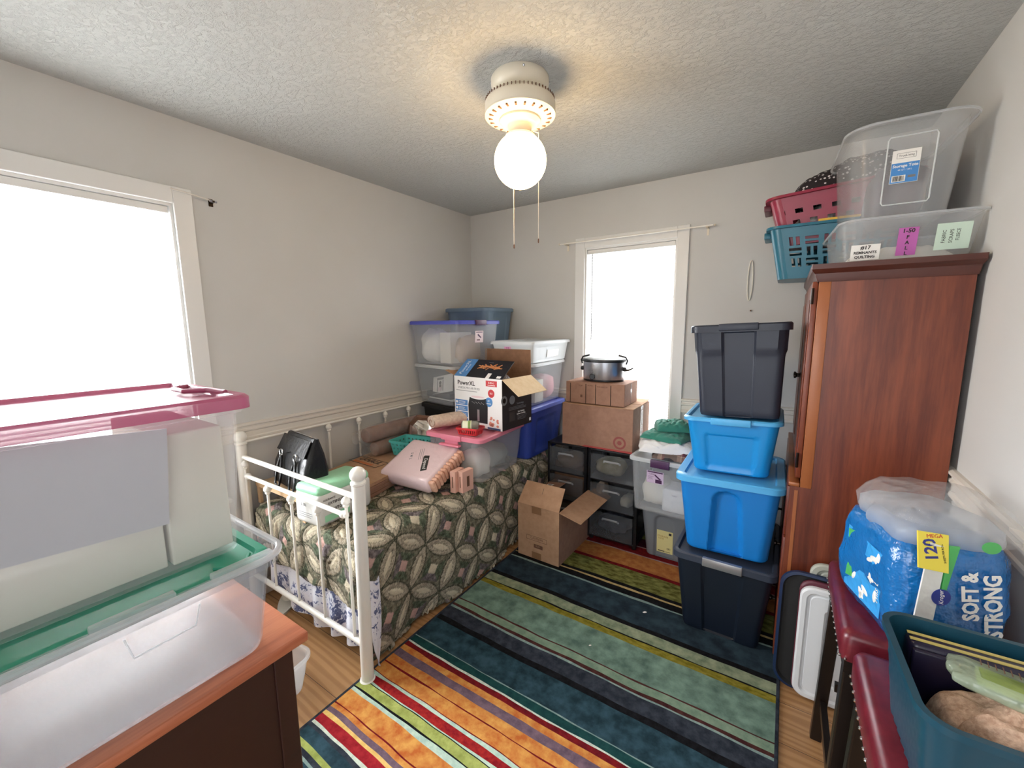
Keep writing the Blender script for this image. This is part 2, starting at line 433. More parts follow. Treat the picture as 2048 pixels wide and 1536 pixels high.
# ------------------------------------------------------------------ rug
def rugmat(name, c1, c2, sc=45, st=(1, 1, 1)):
    return mottled(name, c1, c2, sc, .95, .5, .006, st, .34, .66, .1)
RM = {'maroon': rugmat('rug_maroon', '#300c1a', '#4a1424'), 'pinkline': rugmat('rug_pink_line', '#8f7a78', '#a89490'), 'red': rugmat('rug_red', '#7a1620', '#a02a24'),
      'orange': rugmat('rug_orange', '#b0602e', '#cf9850', 22), 'orangeb': rugmat('rug_burnt_orange', '#9a5c34', '#b87c46', 25), 'olive': rugmat('rug_olive', '#4a4a1e', '#8a8a4e', 20, (1, 2, 1)),
      'black': rugmat('rug_black', '#101012', '#1c1c20'), 'gold': rugmat('rug_gold_line', '#a8925e', '#c0aa78'), 'slate': rugmat('rug_slate', '#212a33', '#32444e', 14),
      'lit': rugmat('rug_grey_line', '#6f8684', '#8ea29a'), 'sage': rugmat('rug_sage', '#6a7862', '#969e82', 22), 'mustard': rugmat('rug_mustard', '#6c641c', '#918634', 30, (1, 2, 1)),
      'teal': rugmat('rug_teal_green', '#52695f', '#7d9888', 14), 'brown': rugmat('rug_brown', '#3c1e20', '#52302c'), 'lsage': rugmat('rug_light_sage', '#6b8270', '#869a84', 25),
      'white': rugmat('rug_white', '#b8c0b4', '#d2dccc', 60), 'gray': rugmat('rug_dark_grey', '#262a33', '#3c424c', 30), 'dteal': rugmat('rug_dark_teal', '#1d3038', '#35505c', 18),
      'green': rugmat('rug_bottle_green', '#173a3c', '#214a48', 30), 'purple': rugmat('rug_purple', '#5a4a58', '#7a6470', 30), 'dred': rugmat('rug_dark_red', '#5c121a', '#7e1c20', 40),
      'mint': rugmat('rug_mint', '#9db8ac', '#bccfbe', 40), 'lime': rugmat('rug_lime', '#86904a', '#aab266', 25), 'yellow': rugmat('rug_yellow', '#cfa85e', '#e2c07a', 40), 'crimson': rugmat('rug_crimson', '#861a24', '#a42a30', 40)}
# (material, y of its near edge) from the back wall towards the camera
ST = [('orangeb', -.11), ('olive', -.19), ('maroon', -.300), ('pinkline', -.312), ('dred', -.404), ('pinkline', -.416), ('orangeb', -.572), ('dred', -.602), ('olive', -.756), ('black', -.783), ('gold', -.796),
      ('black', -.842), ('lit', -.856), ('slate', -1.044), ('black', -1.073), ('sage', -1.138), ('black', -1.146), ('mustard', -1.183), ('teal', -1.368), ('brown', -1.376), ('lsage', -1.415),
      ('brown', -1.433), ('lit', -1.443), ('gray', -1.520), ('black', -1.550), ('dteal', -1.690), ('lit', -1.695), ('green', -1.730), ('white', -1.738), ('dred', -1.762), ('orange', -1.790),
      ('purple', -1.828), ('orange', -1.872), ('dred', -1.877), ('orange', -1.934), ('dred', -1.938), ('mint', -1.952), ('red', -1.983), ('mint', -1.990), ('black', -1.994), ('lime', -2.034), ('black', -2.040),
      ('mint', -2.058), ('orange', -2.127), ('dred', -2.132), ('orange', -2.150), ('purple', -2.170), ('yellow', -2.184), ('crimson', -2.221), ('white', -2.232), ('gray', -2.244), ('dteal', -2.286), ('lime', -2.302),
      ('gray', -2.318), ('lit', -2.326), ('dteal', -2.350), ('lime', -2.366), ('slate', -2.43), ('orange', -2.50)]
X0, X1, RT = .955, 2.455, .009
nx = 110; xs = [X0+.012+(X1-X0-.024)*i/nx for i in range(nx+1)]
edges = [-.02]+[s[1] for s in ST]
rows = []
for k, y in enumerate(edges):
    row = []
    for x in xs:
        wv_ = .0045*noise.noise(Vector((x*3.3, k*.35, 1)))+.004*noise.noise(Vector((x*9, k*.8, 5)))+.006*math.sin(x*4+k*.21)*.5
        if k in (0, len(edges)-1): wv_ = 0
        row.append(y+wv_)
    rows.append(row)
for k in range(1, len(rows)):
    rows[k] = [min(a, b_-.0035) for a, b_ in zip(rows[k], rows[k-1])]
mb = MB(); vs = []
for k, row in enumerate(rows):
    for i, x in enumerate(xs): vs.append((x, row[i], RT+.0012*noise.noise(Vector((x*5, row[i]*5, 3)))))
for k in range(len(ST)):
    mb.m(RM[ST[k][0]]); mb.add([], [])
    fs = [((k)*(nx+1)+i, (k+1)*(nx+1)+i, (k+1)*(nx+1)+i+1, k*(nx+1)+i+1) for i in range(nx)]
    mb.f += fs; mb.mi += [mb.cur]*len(fs)
mb.v = [Vector(p) for p in vs]
mb.m(RM['gray'])
rug = mb
y0r, y1r = -.02, ST[-1][1]
rug.box(X0, X0+.013, y1r-.01, y0r, 0, RT+.001, bev=.003); rug.box(X1-.013, X1, y1r-.01, y0r, 0, RT+.001, bev=.003)
rug.box(X0, X1, y1r-.012, y1r+.001, 0, RT+.001, bev=.003); rug.box(X0+.01, X1-.01, y1r, y0r, 0, .004)
for k_, (x_, y_, s_, lb_) in enumerate(((1.86, -.935, .012, 'white lint scrap on the slate stripe of the rug near the navy tote'), (1.71, -1.30, .007, 'small white speck on the sage green stripe of the rug'))):
    o_ = MB().m(M['white']).lathe([(s_*.6, 0), (s_, .001), (s_*.7, .003)], 7, None, True, True, 1.0, .45).build('lint', None); o_.location = (x_, y_, .0105); o_.rotation_euler = (0, 0, .7); tag(o_, lb_, 'lint')
tag(rug.build('striped_rug'), 'multicoloured striped pile rug on the oak laminate floor', 'rug')
# ------------------------------------------------------------------ totes
def shell(wb, db, wt, dt, h, r, t=.004, dent=None, levels=2, sub=1, rim=.008, rimh=.012, n=5, z0=0, floor_t=.006):
    """open tub: outer loops up, rim lip, inner loops down"""
    out = []
    def loop(s, off):
        w = wb+(wt-wb)*s; d = db+(dt-db)*s; z = h*s
        L = rr(w-2*off, d-2*off, max(.004, r-off), z, n, sub)
        if dent:
            for p in L:
                side, u = None, 0
                if abs(p.y+d/2-off) < 1e-4 and abs(p.x) <= w/2: side, u = 'F', p.x/(w/2)
                elif abs(p.y-d/2+off) < 1e-4: side, u = 'B', p.x/(w/2)
                elif abs(p.x-w/2+off) < 1e-4: side, u = 'R', p.y/(d/2)
                elif abs(p.x+w/2-off) < 1e-4: side, u = 'L', p.y/(d/2)
                if side:
                    q = dent(side, u, s)
                    if side == 'F': p.y += q
                    if side == 'B': p.y -= q
                    if side == 'R': p.x -= q
                    if side == 'L': p.x += q
        return L
    S = [k/levels for k in range(levels+1)]
    L = [rr(wb-.02, db-.02, r, 0, n, sub), loop(0, .003)]
    L[1] = [p+Vector((0, 0, .003)) for p in L[1]]
    L += [loop(s, 0) for s in S[1:-1]]
    zr = h-rimh
    L += [[Vector((p.x, p.y, zr)) for p in loop(1-rimh/h, 0)]] if levels < 3 else []
    L += [rr(wt+2*rim, dt+2*rim, r+rim, h-rimh, n, sub), rr(wt+2*rim, dt+2*rim, r+rim, h, n, sub), [Vector((p.x, p.y, h)) for p in rr(wt-2*t, dt-2*t, max(.004, r-t), h, n, sub)]]
    for s in reversed(S[1:-1]): L.append(loop(s, t))
    w0, d0 = wb-2*t, db-2*t
    L.append(rr(w0, d0, max(.004, r-t), floor_t+.004, n, sub))
    return [[p+Vector((0, 0, z0)) for p in l] for l in L]

def smooth01(x, a, b_):
    if a == b_: return float(x > a)
    t = max(0, min(1, (x-a)/(b_-a))); return t*t*(3-2*t)
def dent_arch(depth=.02, top=.86, hw0=.26, hw1=.42, sides='FRBL'):
    def f(side, u, s):
        if side not in sides: return 0
        hw = hw1+(hw0-hw1)*min(1, s/top)
        if s > top-.14: hw *= math.sqrt(max(0, 1-((s-(top-.14))/.14)**2))
        return depth*smooth01(hw-abs(u), 0, .14)*smooth01(top-s, 0, .05)
    return f
def dent_channel(depth=.010, hw=.32, band=.68, bo=.006, sides='FB'):
    def f(side, u, s):
        if side in sides:
            c = smooth01(hw-abs(u), 0, .04)*smooth01(.95-s, 0, .03)
            return depth*c-bo*(1-c)*smooth01(s, band-.012, band+.004)
        return -bo*smooth01(s, band-.012, band+.004)
    return f
def dent_window(depth=.010, hw=.62, a=.06, b_=.72, sides='FRBL'):
    def f(side, u, s):
        if side not in sides: return 0
        return depth*smooth01(hw-abs(u), 0, .06)*smooth01(s, a, a+.05)*smooth01(b_-s, 0, .05)
    return f
def dent_ribs(depth=.004, hw=.5, sides='FRBL'):
    def f(side, u, s):
        if side not in sides: return 0
        return depth*smooth01(hw-abs(u), 0, .05)*smooth01(s, .08, .12)*smooth01(.8-s, 0, .04)
    return f

def lid_loops(w, d, r, zt, drop=.03, lip=.014, recess=.012, n=5, top_in=.0, flare=.0):
    """lid with an overhanging skirt and a recessed centre panel; zt = top z"""
    a = .006
    return [rr(w-.008, d-.008, r, zt-drop, n), rr(w+flare, d+flare, r, zt-drop, n), rr(w, d, r, zt-a, n), rr(w-2*a, d-2*a, r-.4*a, zt, n),
            rr(w-2*lip-2*a, d-2*lip-2*a, max(.008, r-lip), zt, n), rr(w-2*lip-4*a, d-2*lip-4*a, max(.008, r-lip-a), zt-recess, n)]

def tote(name, label, cx, cy, z0, wb, db, wt, dt, h, mat, rz=0, r=.035, dent=None, lidm=None, lid_th=.028, lw=.012, group=None, cat='storage tote', rim=.008,
         handles=None, hm=None, hsize=(.13, .026), rx=0, ry=0, lid_recess=.012, sub=None, levels=None, t=.004, lid_label=None, lid_lip=.014, hlabel=None, rimh=.012):
    """h = total height incl. lid"""
    o = thing(name, label, cat, (cx, cy, z0), rz, group, rx, ry)
    hb = h-(.008 if lidm else 0)
    mb = MB().m(mat).loft(shell(wb, db, wt, dt, hb, r, t, dent, levels or (26 if dent else 2), sub or (26 if dent else 1), rim, rimh), True, True)
    body = mb.build('body', o, True, 30)
    if lidm:
        W_, D_ = wt+2*rim+2*lw*.5, dt+2*rim+2*lw*.5
        lo = MB().m(lidm).loft(lid_loops(W_, D_, r+rim, h, lid_th, lid_lip, lid_recess), False, True).build('lid', o, True, 40)
        if lid_label: lo['label'] = lid_label
        hp = lo
    else:
        W_, D_ = wt+2*rim, dt+2*rim; hp = o
    for side in (handles or ''):
        l, t_ = hsize
        zc = h-.5*t_-.003
        mb = MB().m(hm or lidm or mat)
        if side in 'FB':
            s = -1 if side == 'F' else 1
            y0_, y1_ = sorted((s*(D_/2-.012), s*(D_/2+.008)))
            mb.box(-l/2, l/2, y0_, y1_, zc-t_/2-.006, h+.003, bev=.004)
        else:
            s = -1 if side == 'L' else 1
            x0_, x1_ = sorted((s*(W_/2-.012), s*(W_/2+.008)))
            mb.box(x0_, x1_, -l/2, l/2, zc-t_/2-.006, h+.003, bev=.004)
        q = mb.build('handle', o, True, 40)
        if hlabel: q['label'] = hlabel
    return o
def face_pt(side, wb, db, wt, dt, hb, u, s, off=.001):
    """point on a tub's tapered side; u in metres along the side seen from outside (left to right), s in metres up"""
    k = s/hb; w = wb+(wt-wb)*k; d = db+(dt-db)*k
    return {'F': Vector((u, -d/2-off, s)), 'R': Vector((w/2+off, u, s)), 'B': Vector((-u, d/2+off, s)), 'L': Vector((-w/2-off, -u, s))}[side]
def face_mat(side, dims, u, s, off=.001):
    p = face_pt(side, *dims, u, s, off); px = face_pt(side, *dims, u+.01, s, off); py = face_pt(side, *dims, u, s+.01, off)
    return face_M(p, px-p, py-p)
def sticker(parent, Mx, w, h, bgm, name='label', extra=None, th=.0008, label=None):
    mb = MB(Mx).m(bgm).box(-w/2, w/2, -h/2, h/2, 0, th)
    if extra: extra(mb, th)
    q = mb.build(name, parent)
    if label: q['label'] = label
    return q
def T2(x, y, z=.0, rot=0):
    return Matrix.Translation((x, y, z)) @ Matrix.Rotation(math.radians(rot), 4, 'Z')
def lines(mb, x0, x1, y, n, dy, h=.0012, th=.0012, jit=.3):
    rnd = random.Random(int(abs(x0*1e4)+n*7+abs(y)*1e4))
    for i in range(n): mb.box(x0, x1-(x1-x0)*jit*rnd.random(), y-i*dy-h, y-i*dy, 0, th)
def barcode(mb, x0, x1, y0, y1, th=.0012, n=12):
    rnd = random.Random(5); x = x0
    while x < x1:
        w = (x1-x0)*rnd.choice((.02, .035, .055)); mb.box(x, min(x1, x+w), y0, y1, 0, th); x += w+(x1-x0)*rnd.choice((.02, .04))

# tall stack in front of the wardrobe ---------------------------------
C = dict(navy=pl('navy_plastic', '#0e1725', .42), navyl=pl('navy_lid_plastic', '#2f3746', .45), blue=pl('blue_plastic', '#1476c2', .38), bluel=pl('light_blue_lid', '#4fa6dc', .38),
         medb=pl('sky_blue_plastic', '#1187cc', .35, bumps=(6, .05, .01)), char=pl('charcoal_plastic', '#272d3b', .42), royal=pl('royal_blue_plastic', '#33479a', .35), royall=pl('royal_blue_lid', '#6676cc', .35),
         peri=clear('periwinkle_lid', '#5a62cc', .93, .3, .3), slate=pl('slate_plastic', '#63788c', .5), grey=pl('grey_plastic', '#76797e', .5), greyl=pl('light_grey_lid', '#8f9296', .5),
         silver=pl('silver_latch', '#9a9a9c', .35, .6), pinkl=clear('pink_lid_plastic', '#ee8fa4', .96, .3, .2), crim=clear('crimson_lid_plastic', '#b05a78', .93, .28, .3),
         greenl=clear('green_lid_plastic', '#2f9a7c', .96, .3, .2), purple=pl('plum_latch', '#4c2c50', .4), maroon=pl('maroon_plastic', '#5c2634', .4), teal=pl('dark_teal_plastic', '#143f50', .33),
         lteal=pl('laundry_teal', '#16647a', .35), lred=pl('laundry_red', '#8c1f3a', .35))
# tote sizes: (cx, cy, z0, wb, db, wt, dt, h)
nb = tote('storage_tote', 'navy blue tote with silver handle at the bottom of the tall stack', 2.202, -.665, .009, .325, .50, .41, .56, .406, C['navy'], 0, .03,
          dent_channel(.010, .42, 2, 0, 'FB'), C['navyl'], .034, handles='FB', hm=C['silver'], hsize=(.165, .03), hlabel='silver handle', lid_recess=.016)
bt = tote('storage_tote', 'large bright blue tote with arched recess in the tall stack', 2.200, -.668, .417, .345, .44, .42, .50, .376, C['blue'], 1, .045,
          dent_arch(.024, .88, .30, .46), C['bluel'], .03, sub=44, levels=44, lid_recess=.012, lid_lip=.03, lw=.016, ry=-1)
mbt = tote('storage_tote', 'translucent sky blue tote second from the top of the tall stack', 2.192, -.65, .796, .315, .36, .385, .40, .268, C['medb'], 1, .04,
           dent_window(.008, .62, .05, .74, 'F'), C['bluel'], .018, handles='F', hsize=(.165, .02), hm=C['bluel'], ry=-1.5)
ct = tote('storage_tote', 'charcoal tote with wide lid on top of the tall stack', 2.213, -.63, 1.070, .325, .40, .365, .46, .428, C['char'], 0, .03,
          dent_channel(.008, .36, .70, .006), C['char'], .034, handles='F', hsize=(.155, .02), ry=-2.4, rim=.012, lid_recess=.008)
mb = MB().m(C['char'])
for x0 in (-.062, .062):
    a = face_pt('F', .325, .40, .365, .46, .42, x0*.9, .02, -.010); b_ = face_pt('F', .325, .40, .365, .46, .42, x0, .385, -.010)
    mb.tube([a, b_], .005, 8)
mb.build('front_rib', ct, True)

# grey tote and clear tote by the window -------------------------------
gd = (.235, .30, .30, .36, .335)
gt = tote('storage_tote', 'grey tote with a yellow label on the rug under the clear tote', 1.820, -.215, .009, .235, .30, .30, .36, .343, C['grey'], 0, .035, dent_arch(.012, .90, .46, .60), C['greyl'], .022, sub=36, levels=36, lid_recess=.01)
def yl(mb, th):
    mb.m(C['navy']).box(.024, .040, .052, .068, 0, th+.0004)
    mb.m(pl('ochre_print', '#a8803c', .6)).text('STORAGE', .015, T2(-.012, .036, th+.0004)); mb.text('TOTE', .014, T2(-.024, .02, th+.0004))
    mb.m(M['ink']).box(-.04, .0, -.07, -.064, 0, th+.0004).box(.006, .034, -.069, -.066, 0, th+.0004).tube([(.024+.011*math.cos(2*PI*k/16), -.045+.008*math.sin(2*PI*k/16), th) for k in range(16)], .0006, 4, closed=True).box(.018, .030, -.047, -.043, 0, th+.0004)
sticker(gt, face_mat('F', gd, .0, .115, -.0105), .098, .155, pl('pale_yellow_label', '#d9cf92', .5), 'label', yl, label='pale yellow label')
cpd = (.33, .40, .37, .46, .335)
cpt = tote('storage_tote', 'clear tote with plum latch holding linens beside the tall blue stack', 1.818, -.275, .353, .33, .42, .36, .46, .345, M['plastic'], -3, .03, None, M['plasticw'], .022, handles='F', hm=C['purple'], hsize=(.11, .035), hlabel='plum purple latch')
def plb(mb, th):
    mb.m(C['purple']).box(-.045, .045, .028, .036, 0, th+.0004).box(.002, .040, -.035, -.012, 0, th+.0004); mb.text('CLEAR', .012, T2(-.02, .018, th+.0004)); mb.slab([(.0, .02, th), (.036, -.008, th), (.026, -.012, th), (-.004, .012, th)], .0004, (0, 0, 1)); lines(mb, -.042, -.006, .004, 4, .006)
sticker(cpt, face_mat('F', (.33, .42, .36, .46, .335), -.03, .235, .002), .10, .075, pl('lilac_label', '#c9b4cc', .5), 'label', plb)
# corner stacks ---------------------------------------------------------
tote('storage_tote', 'royal blue tote with lighter lid on the quilt at the back', .765, -.345, .565, .33, .46, .40, .53, .372, C['royal'], 0, .04, dent_window(.008, .6, .08, .78), C['royall'], .03, lid_recess=.015, lid_lip=.03)
ct2 = tote('storage_tote', 'clear tote of papers standing on the royal blue tote', .765, -.312, .940, .34, .44, .375, .50, .296, M['plastic'], 2, .03, None, M['plasticw'], .02)
wt = tote('storage_tote', 'white shallow tote with lid and pink note on the clear tote', .808, -.312, 1.238, .30, .50, .335, .55, .152, M['plasticw'], 0, .02, dent_ribs(.003, .75, 'FR'), M['plasticw'], .022, rim=.007, lid_recess=.006)
def pk(mb, th): mb.m(pl('magenta_ink', '#8a2a6c', .6)).text('27', .028, T2(0, .018, th+.0003)).text('C', .022, T2(0, -.016, th+.0003))
sticker(wt, face_mat('F', (.30, .50, .335, .55, .144), -.035, .080, .002), .055, .07, pl('pink_note', '#e6a4cc', .6), 'note', pk)
sticker(wt, face_mat('R', (.30, .50, .335, .55, .144), .03, .06, .002), .17, .05, M['white'], 'label')
hid = tote('storage_tote', 'black tote behind the octagonal mirror under the clear tote', .29, -.60, .565, .36, .26, .40, .30, .356, M['blackm'], -6, .03, None, M['blackm'], .03)
cl2 = tote('storage_tote', 'clear tote holding an open booklet and flat boxes against the left wall', .270, -.615, .925, .40, .28, .44, .32, .292, M['plastic'], -9, .03, None, M['plasticw'], .022)
cu = tote('storage_tote', 'clear tote with periwinkle lid stuffed with white bags in the corner', .332, -.628, 1.222, .50, .34, .545, .385, .312, M['plastic'], -9, .03, None, C['peri'], .026, handles='R', hm=C['purple'], hsize=(.10, .025), hlabel='dark latch')
def ab(mb, th): mb.m(C['purple']).box(-.03, .03, .028, .034, 0, th+.0003); mb.slab([(-.01, .02, th), (.02, -.004, th), (.012, -.01, th), (-.018, .012, th)], .0004, (0, 0, 1)); mb.m(C['maroon']).box(-.022, .008, -.026, -.018, 0, th+.0003)
sticker(cu, face_mat('R', (.50, .34, .545, .385, .304), .0, .20, .002), .075, .08, pl('pale_pink_label', '#e0ced2', .5), 'label', ab)
sup = MB().m(M['card_d']).box(-.20, .20, -.15, .15, 0, .663, bev=.004).build('cardboard_box'); sup.location = (.24, -.20, .565); tag(sup, 'tall brown box in the corner under the slate blue tote', 'box')
tote('storage_tote', 'slate blue tote highest in the corner behind the periwinkle lid', .275, -.245, 1.236, .36, .30, .42, .37, .398, C['slate'], 0, .05, dent_window(.010, .55, .06, .9, 'RF'), C['slate'], .028, lid_recess=.01)
# pink-lidded tote on the bed
pt = tote('storage_tote', 'clear tote with bright pink lid on the quilt under the appliance box', .722, -.872, .558, .36, .46, .41, .51, .288, M['plastic'], 3, .03, None, C['pinkl'], .026, handles='F', hm=C['pinkl'], hsize=(.15, .022), lid_recess=.014, lid_lip=.03, lw=.014)
MB().m(C['pinkl']).box(-.075, .075, -.300, -.268, .228, .240, bev=.004).box(-.05, .05, -.272, -.262, .228, .265, bev=.003).build('latch', pt, True)
mb = MB().m(M['ink']).box(-.03, .03, 0, .0, 0, 0)
sticker(pt, face_mat('F', (.36, .46, .41, .51, .28), -.06, .17, .002), .075, .04, M['plastic2'], 'label', lambda mb, th: (mb.m(M['ink']).box(-.02, .02, .004, .010, 0, th+.0003)))

# big totes on the dresser ---------------------------------------------
lt = thing('storage_tote', 'large empty clear tote with recessed green lid standing on the dresser', 'storage tote', (1.222, -2.80, .762))
body = MB().m(M['plastic2']).loft(shell(.38, .53, .415, .585, .228, .05, .004, dent_ribs(.003, .9, 'FRB'), 16, 14, .018, .022, 6), True, True).build('body', lt, True, 30)
M['plastic3'] = clear('clear_tub_wall', '#b0b5bd', .24, .18, .25)
body.data.materials[0] = M['plastic3']
mb = MB().m(C['greenl']).loft([rr(.40, .572, .045, .205, 6), rr(.412, .582, .05, .222, 6), rr(.404, .574, .048, .226, 6), rr(.37, .54, .04, .226, 6), rr(.362, .532, .038, .216, 6)], False, True); mb.build('lid', lt, True, 40)['label'] = 'green recessed lid'
mb = MB().m(C['greenl']).tube([(.15, .256, .219), (.175, .24, .221), (.175, .20, .221), (.15, .185, .219)], .004, 6); mb.build('lid_grip', lt, True)
for y0_ in (-.25, -.02, .16): MB().m(M['plastic2']).box(.196, .214, y0_, y0_+.12, .214, .238, bev=.003).build('rim_clip', lt, True, 40)
MB().m(M['plastic2']).tube([(.2095, .02, .19), (.2065, .03, .145), (.2070, .125, .148), (.2095, .135, .19)], .0018, 6).build('side_rib', lt, True)
MB().m(M['plastic2']).tube([p_ for p_ in rr(.450, .620, .062, .228, 8)], .0075, 10, closed=True).build('rim_bead', lt, True)
ut = thing('storage_tote', 'big clear tote with dusty crimson lid full of white boxes at the left', 'storage tote', (1.168, -2.80, .990))
M['plastic4'] = clear('scuffed_clear_plastic', '#e0dfe0', .15, .25, .35)
MB().m(M['plastic4']).loft(shell(.36, .51, .39, .55, .345, .03, .004, None, 2, 1, .010, .022, 6), True, True).build('body', ut, True, 30)
mb = MB().m(C['crim']).loft(lid_loops(.425, .592, .03, .362, .030, .022, .010, 6), False, True); mb.build('lid', ut, True, 40)['label'] = 'crimson lid'
lidc = MB().m(C['crim']).tube([(.13, .272, .362), (.06, .262, .3625), (.03, .225, .3625), (-.03, .225, .3625), (-.06, .262, .3625), (-.13, .272, .362)], .006, 8).tube([(.10, .275, .362), (.0, .258, .363), (-.10, .275, .362)], .005, 8); lidc.build('lid_ridge', ut, True)
# contents of the big upper tote
bx = MB().m(pl('pale_foam_board', '#d6d2c4', .8, bumps=(250, .15, .002))).box(-.16, .157, .0, .115, 0, .285, bev=.004).build('white_box'); bx.location = (1.165, -2.668, .998)
tag(bx, 'tall pale box inside the crimson lidded tote, nearest its right end', 'box')
bx = MB().m(bx.data.materials[0]).box(-.16, .150, -.185, .185, 0, .118, bev=.003).build('white_box'); bx.location = (1.165, -2.860, .998)
tag(bx, 'low pale box inside the crimson lidded tote, below the sloping sheet', 'box')
sh = MB().m(pl('silver_sheet', '#c2c2c8', .3, .35)).box(0, .003, -.19, .175, -.10, .10).build('silver_sheet'); sh.location = (1.338, -2.838, 1.212); sh.rotation_euler = (math.radians(-4), math.radians(1.5), 0)
tag(sh, 'satin silver sheet leaning inside the crimson lidded tote', 'sheet')
# ------------------------------------------------------------------ dresser
dr = thing('dresser', 'cherry wood dresser with dark side panel in the near left corner', 'dresser', (1.165, -2.80, 0))
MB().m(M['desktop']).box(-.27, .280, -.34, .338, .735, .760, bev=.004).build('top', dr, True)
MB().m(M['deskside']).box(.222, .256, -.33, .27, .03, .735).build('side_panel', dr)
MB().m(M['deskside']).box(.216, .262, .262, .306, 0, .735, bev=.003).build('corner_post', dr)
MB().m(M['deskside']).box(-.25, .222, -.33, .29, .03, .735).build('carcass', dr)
# small clear tub behind dresser on floor
tb = tote('plastic_tub', 'small clear tub on the floor behind the dresser corner', .70, -2.235, 0, .22, .16, .26, .20, .15, M['plastic2'], 10, .05, cat='tub')
sl = MB().m(M['offw']).loft([[Vector((.045*math.cos(t)*(1+.25*math.sin(t)), .12*math.sin(t), z)) for t in [2*PI*k/20 for k in range(20)]] for z in (0, .012)]).loft([[Vector((.042*math.cos(t)*k2, .055*math.sin(t)*k2+.05, .012+z)) for t in [2*PI*k/20 for k in range(20)]] for z, k2 in ((0, 1), (.035, .92), (.045, .6))]).build('slipper', None, True)
sl.location = (.19, -1.90, 0); sl.rotation_euler = (0, 0, .8); tag(sl, 'pale slipper on the floor just beyond the foot of the daybed', 'slipper')

# ------------------------------------------------------------------ daybed
YB = -1.986
bd = thing('daybed', 'white metal daybed with ball topped posts and knobbed spindles', 'daybed', (.5, -1.0, 0), 0)
LB = Matrix.Translation((-.5, 1.0, 0))
wm = M['white_metal']
def post(x, y, h, lean=0, r=.026):
    Mx = LB @ Matrix.Translation((x, y, 0)) @ Matrix.Rotation(lean, 4, 'Y')
    return MB(Mx).m(wm).lathe([(r+.008, 0), (r+.009, .006), (r+.003, .012), (r, .014), (r, h-.075), (r+.004, h-.070), (r+.004, h-.062), (r-.004, h-.056), (.012, h-.05), (.012, h-.046)]+[(.032*math.sin(PI*k/10), h-.032-.032*math.cos(PI*k/10)+.0) for k in range(2, 11)], 28).build('post', bd, True)
post(.985, YB, .955, .022); post(.030, YB, .965)
def knob(mb, x, y, z, ax='z', r=.019):
    prof = [(.006, -.026), (.012, -.02), (.013, -.014), (.010, -.011), (r*.95, -.004), (r, .004), (r*.8, .014), (.010, .018), (.008, .022), (.003, .024)]
    Rm = {'z': Matrix(), 'x': Matrix.Rotation(PI/2, 4, 'Y'), '-x': Matrix.Rotation(-PI/2, 4, 'Y')}[ax]
    mb.lathe(prof, 14, LB @ Matrix.Translation((x, y, z)) @ Rm)
def barb(name, p, q, r):
    return MB(LB).m(wm).cyl(p, q, r, 14).build(name, bd, True)
for yy in (YB,):
    barb('rail', (.04, yy, .828), (1.0, yy, .825), .0115)
    barb('rail', (.06, yy, .728), (.91, yy, .728), .010)
    barb('rail', (.03, yy, .165), (.985, yy, .168), .013)
    for k, x in enumerate((.055, .27, .485, .70, .915)):
        top = .80 if k in (0, 4) else .71
        sp = MB(LB).m(wm).cyl((x, yy, .17), (x, yy, top-.02), .0065, 10)
        s_ = sp.build('spindle', bd, True)
        mb = MB().m(wm); knob(mb, x, yy, top-.012); mb.build('knob', s_, True)
    for x, a in ((.075, 'x'), (.895, '-x')):
        mb = MB().m(wm); knob(mb, x, yy, .728, a, .017); mb.build('rail_knob', bd, True)
XB = .040
barb('back_rail', (XB, YB, .905), (XB, -.04, .912), .0065)
barb('back_rail', (XB, YB, .30), (XB, -.04, .30), .012)
for k in range(7):
    y = -1.71+.2185*k
    sp = MB(LB).m(wm).cyl((XB, y, .30), (XB, y, .865), .0065, 10).build('spindle', bd, True)
    mb = MB().m(wm); knob(mb, XB, y, .880, 'z', .018); mb.build('knob', sp, True)
MB(LB).m(wm).box(.07, .86, -1.90, -.08, .24, .275).build('deck', bd)
mt_ = MB().m(M['offw']).box(.08, .895, -1.905, -.07, .277, .532, bev=.05).build('mattress', None, True); tag(mt_, 'twin mattress under the wedding ring quilt on the daybed', 'mattress')

# bed skirt ------------------------------------------------------------
m, nt, b = nm('blue_floral_cotton'); v = coords(nt, (1, 1, 1))
wn = nt.nodes.new('ShaderNodeTexNoise'); wn.inputs['Scale'].default_value = 14; nt.links.new(v, wn.inputs['Vector'])
ad = nt.nodes.new('ShaderNodeVectorMath'); ad.operation = 'MULTIPLY_ADD'; nt.links.new(wn.outputs['Color'], ad.inputs[0]); ad.inputs[1].default_value = (.12, .12, .12); nt.links.new(v, ad.inputs[2])
f1 = noise_tex(nt, ad.outputs[0], 12, 1); f2 = noise_tex(nt, ad.outputs[0], 46, 2, .7)
a = nt.nodes.new('ShaderNodeMath'); a.operation = 'MULTIPLY'; nt.links.new(f1, a.inputs[0]); nt.links.new(f2, a.inputs[1])
nt.links.new(ramp(nt, a.outputs[0], [(.0, '#e9e9f0'), (.285, '#e4e5ef'), (.305, '#8f96b4'), (.34, '#4f5880'), (.42, '#6a7296')]), b.inputs['Base Color']); b.inputs['Roughness'].default_value = .9
M['floral'] = m
mb = MB().m(M['floral']); nxx = 150; L_ = []
for z, k in ((.42, 0), (.36, .3), (.28, .55), (.2, .8), (.12, 1), (.07, 1.1)):
    row = []
    for i in range(nxx+1):
        x = .10+.87*i/nxx
        p = math.sin(x*38+1.3*math.sin(x*9))*.016*k+.006*noise.noise(Vector((x*14, z*6, 0)))
        row.append(Vector((x, -1.938-p-.01*k, z+(.02*math.sin(x*7+1) if k > 1 else 0)+(.05*(1-x)**2 if k > 1 else 0))))
    L_.append(row)
mb.loft(L_, False, False, close=False)
